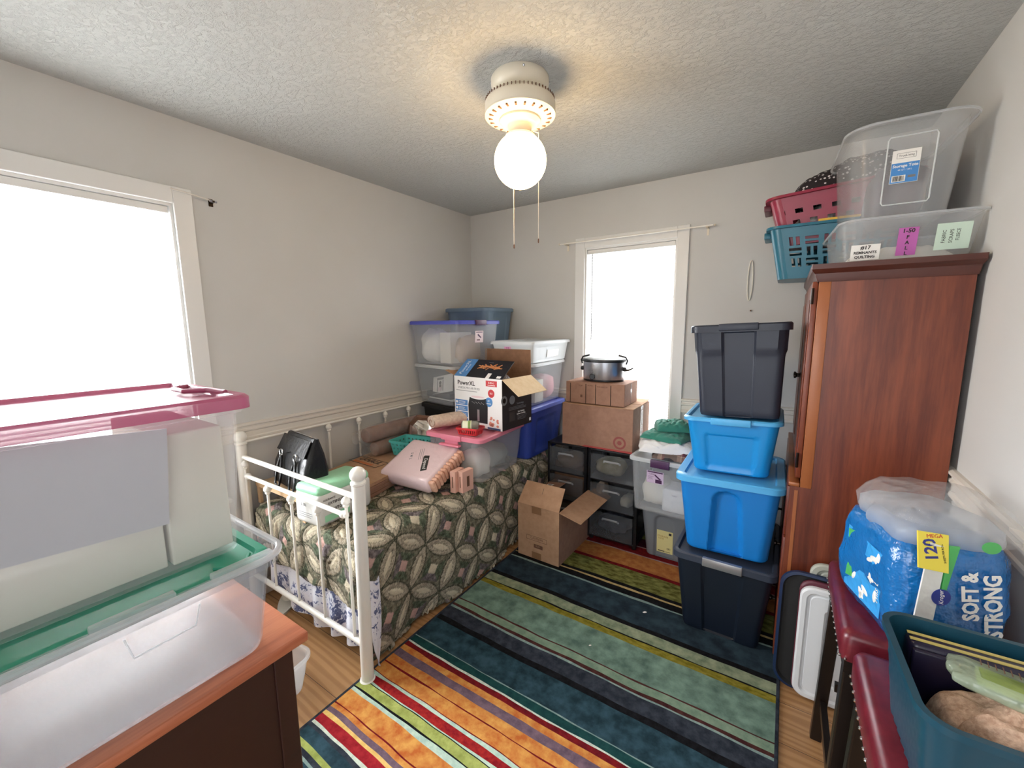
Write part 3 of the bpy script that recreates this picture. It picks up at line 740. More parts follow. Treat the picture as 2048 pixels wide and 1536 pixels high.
mb.loft([[p+Vector((0, .003, 0)) for p in r_] for r_ in L_], False, False, close=False)
mb.build('bed_skirt', None, True, 80)
sk = bpy.data.objects['bed_skirt']; tag(sk, 'white bed skirt with blue flowers hanging behind the foot spindles', 'bed skirt')
mb = MB().m(M['floral']); L_ = []
for k, (z, wd) in enumerate(((.44, .05), (.36, .06), (.28, .07), (.2, .068), (.12, .05), (.07, .028), (.03, .006))):
    L_.append([Vector((.999+.012*math.sin(t*3+k*.4)-.004*k*0, -1.93+wd*(t-.6), z+.02*abs(t-.5))) for t in [i/10 for i in range(11)]])
mb.loft(L_, False, False, close=False).loft([[p-Vector((.004, 0, 0)) for p in r_] for r_ in L_], False, False, close=False)
sc_ = mb.build('skirt_corner', sk, True, 80)

# quilt: double wedding ring -------------------------------------------
G = .222; RMID = .128; BWD = .036
pal = {'cream': lin('#d8cdb4')[:3], 'gray': lin('#c6baa4')[:3], 'print': lin('#8f8a76')[:3], 'green': lin('#6a7460')[:3], 'mintg': lin('#86a48e')[:3], 'purp': lin('#8a8080')[:3], 'pink': lin('#cfaaa0')[:3], 'dark': lin('#505446')[:3]}
def quilt_arrays(A, B):
    """A,B flat cloth coords -> colour (n,3), puff; the rings are laid askew on the bed"""
    n = A.size; rng = np.random.RandomState(3)
    a0, b0 = A-1.131, B-1.484
    p, q = (a0*.518-b0*.856)/G, (-a0*.856-b0*.518)/G
    ci, cj = np.round(p), np.round(q); dx, dy = (p-ci), (q-cj)
    ax, ay = np.abs(dx), np.abs(dy)
    # nearest neighbour ring along the larger axis: lens between the two rings
    rm = .69
    far = np.where(ax > ay, np.hypot(1-ax, ay), np.hypot(ax, 1-ay)); near = np.hypot(ax, ay)
    d_l = np.minimum(rm-far, rm-near)          # > 0 inside the lens
    col = np.tile(np.array(pal['green']), (n, 1))
    th = np.arctan2(dy, dx); k = (np.floor((th/(2*PI)+1)*4+.5).astype(int)+ci.astype(int)*3+cj.astype(int)*5) % 4
    col = np.array([pal[c] for c in ('green', 'print', 'green', 'purp', 'green')])[k]
    lens = d_l > 0
    far_ = np.maximum(ax, ay) > .27; col[far_] = np.array(pal['print']); col[lens] = np.array(pal['gray'])
    inner = d_l > .115; col[inner] = np.array(pal['cream'])
    ln = np.abs(d_l) < .012; col[ln] = np.array(pal['dark'])
    ln2 = np.abs(d_l-.115) < .006; col[ln2] = np.array(pal['print'])
    sq = (ax < .105) & (ay < .105); col[sq] = np.where(((ci+cj) % 3 == 0)[sq][:, None], np.array(pal['cream']), np.array(pal['pink']))
    tile = (np.floor(p*9)+np.floor(q*9)) % 2
    m_ = (~lens) & (~sq); col[m_] *= (.82+.36*tile[m_])[:, None]
    sp = rng.rand(n); amp = np.where(inner, .10, np.where(sq, .15, .62)); col *= (1-amp*sp)[:, None]
    edge = np.minimum(np.abs(d_l), np.where(lens, 9, np.abs(np.maximum(ax, ay)-.105)))
    edge = np.minimum(edge, np.where(lens, np.abs(d_l-.115), 9))
    puff = np.minimum(edge, .05)/.05
    return col, puff
NA, NBB = 300, 400
LA0 = .80; rad_ = .055; dropA = .50
aa = np.linspace(0, LA0+rad_*PI/2+dropA, NA); bb_ = np.linspace(0, 1.865+rad_*PI/2+.20, NBB)
AA, BB = np.meshgrid(aa, bb_, indexing='ij')
def prof(u, flat, rad):
    t = np.clip((u-flat)/rad, 0, PI/2)
    return np.minimum(u, flat)+rad*np.sin(t), rad*(1-np.cos(t))+np.maximum(u-flat-rad*PI/2, 0)
XX, DA = prof(AA, LA0, rad_); YY, DB = prof(BB, 1.865, rad_)
rows = (DA**3+DB**3)**(1/3)
colr, puff = quilt_arrays(AA.ravel(), BB.ravel()); puff = puff.reshape(AA.shape)
wr = .006*np.sin(BB*9+AA*5)*np.sin(AA*7-BB*4)+.004*np.sin(BB*23+3*np.sin(AA*11))
hang = np.clip(DA/.4, 0, 1)
X = .075+XX+hang*(.022+.020*np.sin(BB*6.5+.6)+.012*np.sin(BB*15))+puff*.004*(DA > .02)
# the hanging side swings in slightly towards its hem
X -= np.clip(DA-.36, 0, 1)*.12
hb = np.clip(DB/.12, 0, 1)
Y = -.045-YY-hb*(.006*np.sin(AA*24)+.004)-puff*.004*(DB > .02)
Z = .556-rows+puff*.0055*(rows < .06)+wr*(rows < .08)
Z = np.where(DB > .1, Z+.018*np.sin(AA*21+1)*hb*(DA < .05), Z)
Y = np.where((DA > .05) & (DB > .05), Y+.03*np.minimum(1, DB/.1)*hang, Y)
Z = np.maximum(Z, .018+.003*puff)
me = bpy.data.meshes.new('quilt')
vv = np.stack([X.ravel(), Y.ravel(), Z.ravel()], 1)
idx = np.arange(NA*NBB).reshape(NA, NBB)
fc = np.stack([idx[:-1, :-1].ravel(), idx[:-1, 1:].ravel(), idx[1:, 1:].ravel(), idx[1:, :-1].ravel()], 1)
me.vertices.add(len(vv)); me.vertices.foreach_set('co', vv.astype('f').ravel())
me.loops.add(fc.size); me.loops.foreach_set('vertex_index', fc.ravel().astype('i'))
me.polygons.add(len(fc)); me.polygons.foreach_set('loop_start', np.arange(0, fc.size, 4, dtype='i')); me.polygons.foreach_set('loop_total', np.full(len(fc), 4, dtype='i'))
me.update(); me.polygons.foreach_set('use_smooth', [True]*len(fc))
ca = me.color_attributes.new('patchwork', 'FLOAT_COLOR', 'POINT')
ca.data.foreach_set('color', np.concatenate([colr, np.ones((len(colr), 1))], 1).astype('f').ravel())
m, nt, b = nm('patchwork_cotton'); at = nt.nodes.new('ShaderNodeAttribute'); at.attribute_name = 'patchwork'
nt.links.new(at.outputs['Color'], b.inputs['Base Color']); b.inputs['Roughness'].default_value = .95; b.inputs['Specular IOR Level'].default_value = .1
bump(nt, b, noise_tex(nt, coords(nt), 75, 4, .7), .9, .012)
me.materials.append(m)
q = bpy.data.objects.new('quilt', me); COL.objects.link(q)
tag(q, 'double wedding ring patchwork quilt in cream and green draped over the daybed', 'quilt')
sd = q.modifiers.new('thick', 'SOLIDIFY'); sd.thickness = .012; sd.offset = -1
# ------------------------------------------------------------------ things on the bed
BZ = .562
# wooden tray stand
ts = thing('tray_stand', 'light wooden tray stand under the black handbag at the foot of the bed', 'stand', (.30, -1.85, .56))
MB().m(M['tan_wood']).box(-.26, .22, -.075, .09, .100, .112, bev=.002).box(-.26, .22, -.088, -.075, .094, .122).build('tray_top', ts)
for x in (-.24, .19):
    MB().m(M['tan_wood']).box(x-.012, x+.012, -.086, -.07, 0, .095).build('leg', ts)
for x in (-.24, .19):
    MB().m(M['tan_wood']).box(x-.012, x+.012, .06, .076, 0, .1).build('leg', ts)
# handbag
hb_ = thing('handbag', 'black leather handbag with two strap rings resting on the wooden tray stand', 'handbag', (.31, -1.845, .675), -6, rx=-8)
m, nt, b = nm('black_leather'); b.inputs['Base Color'].default_value = lin('#131416'); b.inputs['Roughness'].default_value = .33
bump(nt, b, noise_tex(nt, coords(nt), 14, 4, .6), .5, .012); M['leather'] = m
def rsec(w, d, z, r=.02, cx=0, cy=0): return rr(w, d, r, z, 4, 8, cx, cy)
MB().m(M['leather']).loft([rsec(.34, .10, 0), rsec(.365, .13, .03), rsec(.36, .125, .12), rsec(.33, .085, .20), rsec(.30, .035, .262, .012), rsec(.30, .026, .272, .01)]).build('bag_body', hb_, True, 60)
MB().m(M['leather']).slab([(-.15, -.030, .262), (.15, -.030, .262), (.155, -.062, .18), (.05, -.060, .175), (0, -.058, .19), (-.05, -.060, .175), (-.155, -.062, .18)], .004).build('flap', hb_)
for x in (-.085, .075):
    rg = MB().m(M['chrome']).tube([(x+.017*math.cos(2*PI*k/18), -.068, .172+.017*math.sin(2*PI*k/18)) for k in range(18)], .003, 6, closed=True).build('ring', hb_, True)
    MB().m(M['leather']).tube([(x-.004, -.068, .155), (x-.014, -.080, .08), (x-.004, -.085, .01), (x+.03, -.083, -.008), (x+.045, -.08, .06), (x+.01, -.07, .155)], .006, 8).build('strap', rg, True)
MB().m(M['chrome']).tube([(-.15, 0, .274), (.15, 0, .274)], .003, 6).build('zipper', hb_)
# U-Haul flat cardboard boxes: a pile of folded boxes
GU = 'folded moving boxes piled on the quilt'
UH = ((.285, -1.375, .564, 12), (.29, -1.37, .584, 9), (.28, -1.38, .604, 14), (.285, -1.372, .624, 11))
for k, (x, y, z, rz) in enumerate(UH):
    last = k == 3
    if last: x += .0
    o = thing('folded_box', ['folded brown moving box lowest in the pile on the quilt', 'folded brown moving box second from the bottom of the pile on the quilt', 'folded brown moving box just under the printed one', 'folded brown moving box with black and orange print on top of the pile'][k], 'folded box', (x, y, z), rz, GU)
    MB().m(M['card_d'] if not last else M['card']).box(-.20, .20, -.285, .285, 0, .008).box(-.20, .20, -.285, .285, .0095, .0175).build('sheet', o)
    if last:
        Mx = T2(-.080, .055, .0178, -12); mb = MB(Mx).m(M['blackm'])
        def ring(w, h, t):
            mb.box(-w/2, w/2, -h/2, -h/2+t, 0, .0006).box(-w/2, w/2, h/2-t, h/2, 0, .0006).box(-w/2, -w/2+t, -h/2, h/2, 0, .0006).box(w/2-t, w/2, -h/2, h/2, 0, .0006)
        ring(.27, .105, .005); mb.text('U-HAUL', .058, T2(0, .016, .0002), bold=.0012, sx=.95, shear=.2)
        mb.m(pl('orange_print', '#b8683a', .7)).box(-.10, .08, -.043, -.020, 0, .0006)
        mb.build('printed_logo', o)
        mb = MB(T2(-.11, -.12, .0178, 75)).m(M['ink'])
        for q_ in range(3): mb.text('FRAGILE', .022, T2(-.05+.05*q_, .03-.02*q_, 0), sx=.9)
        mb.build('printed_text', o)
# underwear pack
up_ = thing('underwear_pack', 'white and mint plastic pack of adult underwear behind the foot rail', 'pack', (.52, -1.785, BZ), 4)
M['packw'] = pl('white_pack_film', '#dcdcd8', .3, bumps=(18, .5, .01)); M['packg'] = pl('mint_pack_film', '#9fdcb4', .3, bumps=(16, .5, .01))
MB().m(M['packw']).box(-.095, .095, -.155, .155, 0, .165, bev=.022).build('pack_body', up_, True, 60)
MB().m(M['packg']).box(-.092, .092, -.152, .152, .14, .196, bev=.022).build('pack_top', up_, True, 60)
mb = MB(face_M((.0965, -.01, .085), (0, 1, 0), (0, 0, 1))).m(M['ink']).text('ASSURANCE', .012, T2(-.09, .045, 0)).text('EXTENDED WEAR', .019, T2(-.02, .022, 0)).text('underwear', .034, T2(0, -.008, 0), shear=.25)
mb.m(M['packg']).box(-.12, .02, -.062, -.03, 0, .0006).m(M['ink']).text('20', .014, T2(-.1, -.075, 0)); mb.build('printed_text', up_)
MB(face_M((0, -.1565, .08), (1, 0, 0), (0, 0, 1))).m(M['grayink']).text('L XL', .02, T2(-.02, .02, 0)).box(-.06, .04, -.02, -.018, 0, .0006).box(-.06, .04, -.03, -.028, 0, .0006).box(-.06, .03, -.04, -.038, 0, .0006).build('side_print', up_)
# rolls in plastic by the wall
M['rollc'] = mottled('brown_roll_fabric', '#6e4a38', '#8c6450', 18, .6, .4, .01)
for k, (y0, y1, x, z, r, lb) in enumerate(((-1.30, -.80, .135, .795, .050, 'upper brown roll wrapped in clear plastic leaning by the left wall'), (-1.24, -.86, .140, .692, .050, 'lower brown roll wrapped in clear plastic behind the teal basket'))):
    o = thing('wrapped_roll', lb, 'roll', (x, (y0+y1)/2, z-r), 0)
    Lr = (y1-y0)/2; Rx = Matrix.Translation((0, 0, r)) @ Matrix.Rotation(PI/2, 4, 'X')
    MB().m(M['rollc']).lathe([(.012, -Lr+.004), (r*.9, -Lr), (r, -Lr+.01), (r*1.02, 0), (r, Lr-.01), (r*.9, Lr)], 22, Rx).build('roll', o, True)
    prof_ = [(r+.007, -Lr), (r+.008, 0), (r+.006, Lr-.02), (r+.001, Lr+.02), (r*.55, Lr+.045), (r*.8, Lr+.075)]
    mb = MB().m(M['film']); loops = []
    for rr_, z in prof_: loops.append([Vector(((rr_+.004*math.sin(5*t+z*40))*math.cos(t), (rr_+.004*math.cos(7*t+z*30))*math.sin(t), z)) for t in [2*PI*i/28 for i in range(28)]])
    mb.loft(loops, False, False, Rx).build('plastic_wrap', o, True, 80)
bxs = MB().m(M['card_d']).box(-.075, .075, -.19, .19, 0, .078, bev=.003).build('brown_box'); bxs.location = (.155, -1.02, .563); tag(bxs, 'low brown box under the wrapped rolls by the left wall', 'box')
# octagonal mirror
mr = thing('octagonal_mirror', 'octagonal mirror in a brown wooden frame leaning on the black tote', 'mirror', (.315, -.985, .652), 14, rx=-12)
def octo(w, h, k, y):
    return [Vector(p) for p in ((-w*k, y, 0), (w*k, y, 0), (w, y, h*(1-k)*.5), (w, y, h*(1+k)*.5), (w*k, y, h), (-w*k, y, h), (-w, y, h*(1+k)*.5), (-w, y, h*(1-k)*.5))]
M['frame'] = wood('walnut_frame', '#4a3024', '#6c4836', None, 'z', 4)
MB().m(M['frame']).loft([octo(.108, .235, .45, 0), octo(.108, .235, .45, -.010), [p+Vector((0, 0, .016)) for p in octo(.092, .203, .45, -.018)], [p+Vector((0, 0, .034)) for p in octo(.077, .167, .45, -.011)]], True, True).build('frame', mr)
MB().m(pl('mirror_glass', '#e8e6e0', .03, 1)).slab([p+Vector((0, 0, .035)) for p in octo(.075, .165, .45, -.0125)], .003, (0, -1, 0)).build('mirror_glass', mr)
# teal plastic basket with holes
def hole_basket(o, w0, d0, w1, d1, h, r, mat, holes, t=.003, rim=.008):
    """walls made of real strips so that the openings are holes; holes(side_len,h)->list of (u0,u1,s0,s1)"""
    sides = [('F', w0, w1), ('R', d0, d1), ('B', w0, w1), ('L', d0, d1)]
    mb = MB().m(mat)
    for sd_, a, b__ in sides:
        hs = holes(a-2*r, h, sd_)
        us = sorted({-1e9, 1e9, *[round(v, 4) for q_ in hs for v in q_[:2]]})
        ks = sorted({0., h, *[round(v, 4) for q_ in hs for v in q_[2:]]})
        def P(u, s, off):
            k = s/h; w = w0+(w1-w0)*k; d = d0+(d1-d0)*k; L = (w if sd_ in 'FB' else d)/2-r
            u = max(-L, min(L, u*(L/((a-2*r)/2)) if abs(u) < 1e8 else u))
            return {'F': Vector((u, -d/2+off, s)), 'B': Vector((-u, d/2-off, s)), 'R': Vector((w/2-off, u, s)), 'L': Vector((-w/2+off, -u, s))}[sd_]
        for i in range(len(us)-1):
            for j in range(len(ks)-1):
                um = (max(us[i], -a/2)+min(us[i+1], a/2))/2; km = (ks[j]+ks[j+1])/2
                if any(q_[0] < um < q_[1] and q_[2] < km < q_[3] for q_ in hs): continue
                u0, u1 = us[i], us[i+1]; s0, s1 = ks[j], ks[j+1]
                v = [P(u0, s0, 0), P(u1, s0, 0), P(u1, s1, 0), P(u0, s1, 0), P(u0, s0, t), P(u1, s0, t), P(u1, s1, t), P(u0, s1, t)]
                mb.add(v, [(0, 1, 2, 3), (7, 6, 5, 4), (0, 4, 5, 1), (1, 5, 6, 2), (2, 6, 7, 3), (3, 7, 4, 0)])
    n = 6
    for c in range(4):
        sxs, sys = ((1, -1), (1, 1), (-1, 1), (-1, -1))[c]; a0 = (-PI/2, 0, PI/2, PI)[c]
        lo = []
        for s in (0, h):
            k = s/h; w = w0+(w1-w0)*k; d = d0+(d1-d0)*k; cx, cy_ = sxs*(w/2-r), sys*(d/2-r)
            for q_ in (r, r-t): lo.append([Vector((cx+q_*math.cos(a0+PI/2*i/n), cy_+q_*math.sin(a0+PI/2*i/n), s)) for i in range(n+1)])
        mb.loft([lo[0], lo[2]], False, False, close=False).loft([lo[3], lo[1]], False, False, close=False)
    mb.loft([rr(w0-.004, d0-.004, r, 0, n), rr(w0, d0, r, .004, n)], True, True)
    mb.loft([rr(w1-2*t, d1-2*t, r-t, h-.012, n), rr(w1+2*rim, d1+2*rim, r+rim, h-.012, n), rr(w1+2*rim, d1+2*rim, r+rim, h, n), rr(w1-2*t, d1-2*t, r-t, h, n)], False, False)
    return mb.build('basket_body', o, True, 30)
def dots(L, h, sd_):
    out = []
    nn = int(L/.028)
    for i in range(nn):
        for j in range(3): 
            u = -L/2+(i+.5)*L/nn; s = .022+j*.026; out.append((u-.0055, u+.0055, s-.0055, s+.0055))
    return out
M['tealp'] = pl('turquoise_plastic', '#4fb3ac', .4)
tbk = thing('plastic_basket', 'turquoise plastic basket with square holes behind the pink pack', 'basket', (.350, -1.095, .564), 8)
hole_basket(tbk, .22, .14, .25, .17, .10, .012, M['tealp'], dots, .003, .006)
tbk.location.z = .655
bb2 = MB().m(M['card_d']).box(-.11, .11, -.07, .07, 0, .088, bev=.003).build('brown_box'); bb2.location = (.345, -1.065, .564); bb2.rotation_euler = (0, 0, .14); tag(bb2, 'flat brown box under the turquoise basket', 'box')
# pink pack of pads
pp = thing('pad_pack', 'large pale pink plastic pack of pads tilted against the pink lidded tote', 'pack', (.630, -1.245, .635), 3, rx=23)
M['pinkf'] = pl('pale_pink_film', '#e6ccce', .35, bumps=(22, .6, .008)); M['peach'] = mottled('peach_pleats', '#c9957c', '#e4b8a0', 30, .6, .3, .004)
MB().m(M['pinkf']).box(-.215, .165, -.165, .165, 0, .095, bev=.026).build('pack_film', pp, True, 60)
mb = MB().m(M['peach'])
for k in range(11): mb.box(.150, .195, -.150+.027*k, -.150+.027*k+.023, .012, .082, bev=.008)
mb.build('pleated_pads', pp, True, 50)
mb = MB(T2(.045, -.03, .0955, -60)).m(M['ink']).box(-.065, .065, -.019, .019, 0, .0008).slab([(-.065, -.019, 0), (-.075, -.012, 0), (-.065, .019, 0)], .0008, (0, 0, 1)).m(M['white']).text('Depend', .030, T2(0, 0, .0008), shear=.3)
mb.build('black_logo', pp)
mb = MB(T2(-.10, .0, .0955, -60)).m(M['grayink']).text('S  M  L', .022, T2(0, .01, 0), bold=.0006)
for k in range(3): mb.box(-.05, .05, .06+k*.012, .062+k*.012, 0, .0006)
mb.build('printed_text', pp)
for k, (x, y, rz) in enumerate(((.862, -1.240, 6), (.905, -1.215, -4))):
    o = thing('small_pink_pack', ['small peach carton standing between the pink pack and the clear tote, nearer the pink pack', 'small peach carton touching the front of the pink lidded tote'][k], 'carton', (x, y, BZ+.002), rz, 'small peach cartons on the quilt')
    MB().m(pl('peach_carton', '#d9aa98', .5) if k == 0 else bpy.data.materials['peach_carton']).box(-.018, .018, -.045, .045, 0, .125, bev=.003).build('carton', o)
    MB().m(M['inkbrown']).box(-.003, .003, -.046, -.0455, .03, .095).box(.0185, .019, -.01, .01, .03, .09).build('print', o)
# rolled beige blanket on the pink lid
ZL = .850
bl = thing('rolled_blanket', 'beige striped blanket rolled up on the pink lid', 'blanket', (.600, -1.020, ZL), 0)
M['beige'] = mottled('beige_knit', '#cbb2a0', '#e0cbb8', 60, .9, .4, .004, (1, 1, 1)); M['beiged'] = pl('beige_fold_line', '#a88672', .9)
ax = Vector((.35, .93, 0)).normalized(); side = Vector((ax.y, -ax.x, 0)); loops = []
for j in range(9):
    c_ = Vector((-.06, -.02, .042))+ax*(-.05+j*.032); q_ = 1 if 0 < j < 8 else .92
    loops.append([c_+side*(.062*q_*math.cos(t)*(1+.05*math.sin(3*t+j)))+Vector((0, 0, .041*q_*math.sin(t)*(1+.06*math.cos(4*t+j)))) for t in [2*PI*i/26 for i in range(26)]])
MB().m(M['beige']).loft(loops).build('roll', bl, True, 60)
mb = MB().m(M['beiged']); c_ = Vector((-.06, -.02, .042))+ax*(-.0515)
mb.tube([c_+side*((.006+.0075*t)*math.cos(t)*.98)+Vector((0, 0, (.004+.0050*t)*math.sin(t))) for t in [k*.35 for k in range(20)]], .0028, 5)
mb.build('fold_lines', bl, True)
# red basket with jar
rb = thing('small_basket', 'small red slatted basket on the pink lid in front of the appliance box', 'basket', (.815, -1.055, ZL), 10)
def slots(L, h, sd_):
    nn = int(L/.011); return [(-L/2+(i+.3)*L/nn, -L/2+(i+.75)*L/nn, .008, .030) for i in range(nn)]
hole_basket(rb, .125, .085, .145, .10, .044, .010, M['red'], slots, .002, .004)
jr = thing('jar', 'clear jar with green and white label lying in the red basket', 'jar', (.815, -1.055, ZL+.008), 35)
Jx = Matrix.Translation((0, 0, .036)) @ Matrix.Rotation(PI/2, 4, 'Y')
MB().m(clear('jar_glass', '#8c8f84', .6, .08, .1)).lathe([(.02, -.055), (.033, -.05), (.035, -.04), (.035, .04), (.031, .05), (.012, .056)], 26, Jx).build('glass', jr, True)
MB().m(pl('cream_label', '#e6e8cc', .5)).lathe([(.0355, -.045), (.036, -.044), (.036, .008), (.0355, .009)], 26, Jx, False, False).m(pl('leaf_green', '#7d9a56', .5)).lathe([(.0362, -.012), (.0365, -.011), (.0365, .002), (.0362, .003)], 26, Jx, False, False).build('label', jr, True)

# air fryer box -----------------------------------------------------------
fb = thing('appliance_box', 'open air fryer box with white front and black side on the pink lid', 'box', (.955, -.918, ZL), -4)
w_, d_, h_ = .405, .315, .322   # front (white) spans -w..0 in x, side runs 0..d in y
M['boxw'] = pl('glossy_white_card', '#eceae8', .4); M['boxk'] = pl('glossy_black_card', '#1b1c20', .35); M['boxb'] = pl('box_blue', '#4a82bc', .4)
MB().m(M['boxw']).box(-w_, 0, -.0, .003, 0, h_).build('front_panel', fb)
MB().m(M['boxk']).box(-.003, 0, .003, d_, 0, h_).build('side_panel', fb)
MB().m(M['card_in']).box(-w_, -w_+.003, .003, d_, 0, h_).box(-w_+.003, -.003, d_-.003, d_, 0, h_).box(-w_+.003, -.003, .003, d_-.003, 0, .003).build('box_inside', fb)
# top front flap: black with blue end, tilting up and back
a_ = math.radians(38)
fl = Matrix.Translation((0, 0, h_)) @ Matrix.Rotation(a_, 4, 'X')
mb = MB(fl).m(M['boxk']).box(-w_, 0, 0, .165, -.003, 0).m(M['boxb']).box(-w_, -w_+.105, 0, .165, 0, .0006).m(M['white']).text('PowerXL', .034, T2(-w_+.042, .083, .0006, 90), shear=.2).text('AIR FRYER', .014, T2(-w_+.072, .083, .0006, 90))
mb.m(pl('fries_print', '#d08a58', .5))
rnd = random.Random(4)
for k in range(26):
    x = -.245+.17*rnd.random(); y = .086+.030*rnd.random(); a = rnd.uniform(-40, 60)
    mb.box(-.022, .022, -.0035, .0035, .0006, .0012, T2(x, y, 0, a))
mb.m(M['boxw']).box(-.135, -.105, 0, .045, 0, .0008).box(-.05, -.018, .008, .026, 0, .0008).m(M['grayink']).text('PowerXL', .01, T2(-.17, .14, .0006))
mb.build('front_flap', fb)
# right flap open outward and down
fr = Matrix.Translation((0, 0, h_)) @ Matrix.Rotation(math.radians(36), 4, 'Y')
MB(fr).m(M['kraft_l']).box(0, .155, .004, d_-.004, -.003, 0).build('side_flap', fb)
# back flap standing up, left flap out
bk = Matrix.Translation((0, d_, h_)) @ Matrix.Rotation(math.radians(92), 4, 'X')
MB(bk).m(M['card_in']).box(-w_+.004, -.004, 0, .165, -.003, 0).build('back_flap', fb)
lf = Matrix.Translation((-w_, 0, h_)) @ Matrix.Rotation(math.radians(12), 4, 'Y')
MB(lf).m(M['card']).slab([(0, .004, 0), (-.12, .03, 0), (-.12, d_-.03, 0), (0, d_-.004, 0)], .003, (0, 0, 1)).build('side_flap', fb)
FM = face_M((-w_/2, -.0002, h_/2), (1, 0, 0), (0, 0, 1))
mb = MB(FM).m(M['ink']).text('PowerXL', .040, T2(-.095, .118, 0), bold=.0008).m(M['grayink']).text('VORTEX PRO AIR FRYER', .0195, T2(-.072, .086, 0), sx=.9); mb.box(-.185, -.0, .066, .069, 0, .0006)
mb.build('front_text', fb)
mb = MB(FM).m(M['boxb'])
for k in range(4):
    y = .006-.040*k; mb.box(-.195, -.085, y-.034, y, 0, .0006)
mb.m(M['white'])
for k in range(4):
    y = .006-.040*k; mb.lathe([(.009, .0006), (.009, .0012)], 14, T2(-.181, y-.017, 0)); lines(mb, -.165, -.095, y-.009, 3, .008, .0022, .0012)
mb.build('blue_panel', fb)
mb = MB(FM).m(M['red']).box(.075, .165, .112, .148, 0, .0006).m(M['white']).text('8-IN-1', .018, T2(.12, .134, .0006)).box(.09, .15, .118, .121, .0006, .0012)
mb.m(M['red']).lathe([(.026, 0), (.026, .0008)], 24, T2(.118, .068, 0)).m(M['white']).text('8.0', .017, T2(.118, .068, .0008)).m(M['boxb']).lathe([(.030, 0), (.030, .0008)], 24, T2(.098, .012, .0)).m(M['white']).text('#1', .016, T2(.098, .020, .0008)).box(.08, .116, .0, .004, .0008, .0012)
mb.build('badges', fb)
mb = MB(FM).m(M['boxk'])
mb.slab([(-.075+.0, -.13, 0), (.085, -.13, 0), (.088, -.02, 0), (.075, .030, 0), (-.065, .030, 0), (-.078, -.02, 0)], .0008, (0, 0, 1)).m(M['boxw']).lathe([(.070, 0), (.070, .001)], 24, T2(.005, .036, 0), sy=.22).m(M['pinkf']).lathe([(.058, 0), (.058, .0012)], 24, T2(.005, .036, 0), sy=.12)
mb.m(M['steel']).box(.0, .018, -.12, -.045, .0008, .0016).m(M['white'])
for k in range(12): mb.box(-.045+.009*k, -.042+.009*k, .0-.004*(k % 3), .003-.004*(k % 3), .0008, .0014)
mb.m(pl('shrimp_print', '#d88a78', .5))
for k in range(16): mb.lathe([(.008+.004*rnd.random(), .0008), (.008, .0018)], 10, T2(.10+.07*rnd.random(), -.135+.05*rnd.random()+.0, 0), sy=.7)
mb.m(pl('navy_print', '#3a5078', .5)).box(.085, .19, -.16, -.148, 0, .0006).m(M['ink']).text('50', .024, T2(-.135, -.155+.003, 0))
mb.build('fryer_picture', fb)
SM = face_M((.0002, d_/2, h_/2), (0, 1, 0), (0, 0, 1))
mb = MB(SM).m(M['grayink'])
mb.lathe([(.030, 0), (.030, .0006)], 24, T2(-.135, .028, 0)).lathe([(.028, 0), (.028, .0006)], 24, T2(-.055, .022, 0)).text('Technology', .016, T2(.03, -.008, 0)); lines(mb, -.09, .13, -.024, 3, .008, .0018, .0006)
mb.m(M['white']).text('Fast Heating', .014, T2(.04, -.062, 0)).text('& Even Cooking', .014, T2(.04, -.077, 0)).box(.13, .15, -.145, -.125, 0, .0006).m(M['grayink']); lines(mb, -.0, .12, -.09, 4, .008, .0015, .0006)
mb.m(pl('dark_panel_print', '#33302f', .5)).box(-.085, -.03, -.115, -.055, 0, .0006).m(M['bronze']).lathe([(.016, .0006), (.016, .001)], 20, T2(-.135, .028, 0))
mb.build('side_text', fb)
bag = MB().m(M['film']).loft([[Vector((.05*k_*math.cos(t)-.06, .06*k_*math.sin(t)+.11, h_-.06+z)) for t in [2*PI*i/20 for i in range(20)]] for k_, z in ((1, 0), (1.1, .03), (.8, .055), (.35, .078), (.1, .088))]).build('plastic_bag', None, True, 80)
bag.location = (.955, -.918, ZL); tag(bag, 'crumpled clear bag poking out of the open air fryer box', 'bag')

# contents seen through the clear totes -------------------------------------
def lump(name, label, cat, c, s, mat, seed=0, amp=.18):
    loops = []; n = 22; kz = 10
    for j in range(kz+1):
        ph = PI*j/kz; row = []
        for i in range(n):
            t = 2*PI*i/n; d = Vector((math.sin(ph)*math.cos(t), math.sin(ph)*math.sin(t), -math.cos(ph)))
            e = 1+amp*noise.noise(d*2.2+Vector((seed, seed*2, 0)))+amp*.6*noise.noise(d*5+Vector((0, seed, 3)))
            g = [abs(q_)**.75*(1 if q_ > 0 else -1) for q_ in d]
            row.append(Vector((g[0]*s[0]*e, g[1]*s[1]*e, max(-s[2], g[2]*s[2]*e)+s[2])))
        loops.append(row)
    o = MB().m(mat).loft(loops, False, False).build(name, None, True, 80); o.location = c
    return tag(o, label, cat)
M['bagw'] = pl('white_bag', '#e8e6e2', .45, bumps=(30, .7, .01)); M['tan'] = pl('tan_cloth', '#b09a86', .9, bumps=(20, .4, .01)); M['dk'] = pl('dark_grey_stuff', '#3c4044', .7)
lump('plastic_bag', 'white shopping bag with printing inside the periwinkle lidded tote', 'bag', (.19, -.66, 1.232), (.10, .11, .12), M['bagw'], 3)
z_ = MB().m(M['offw']).box(-.06, .06, -.10, .10, 0, .22, bev=.004).build('white_box'); z_.location = (.36, -.645, 1.232); z_.rotation_euler = (0, 0, -.16); tag(z_, 'plain pale box standing in the middle of the periwinkle lidded tote', 'box')
lump('cloth_bundle', 'pale bundle at the right end of the periwinkle lidded tote', 'bundle', (.49, -.665, 1.232), (.055, .11, .10), M['tan'], 5)
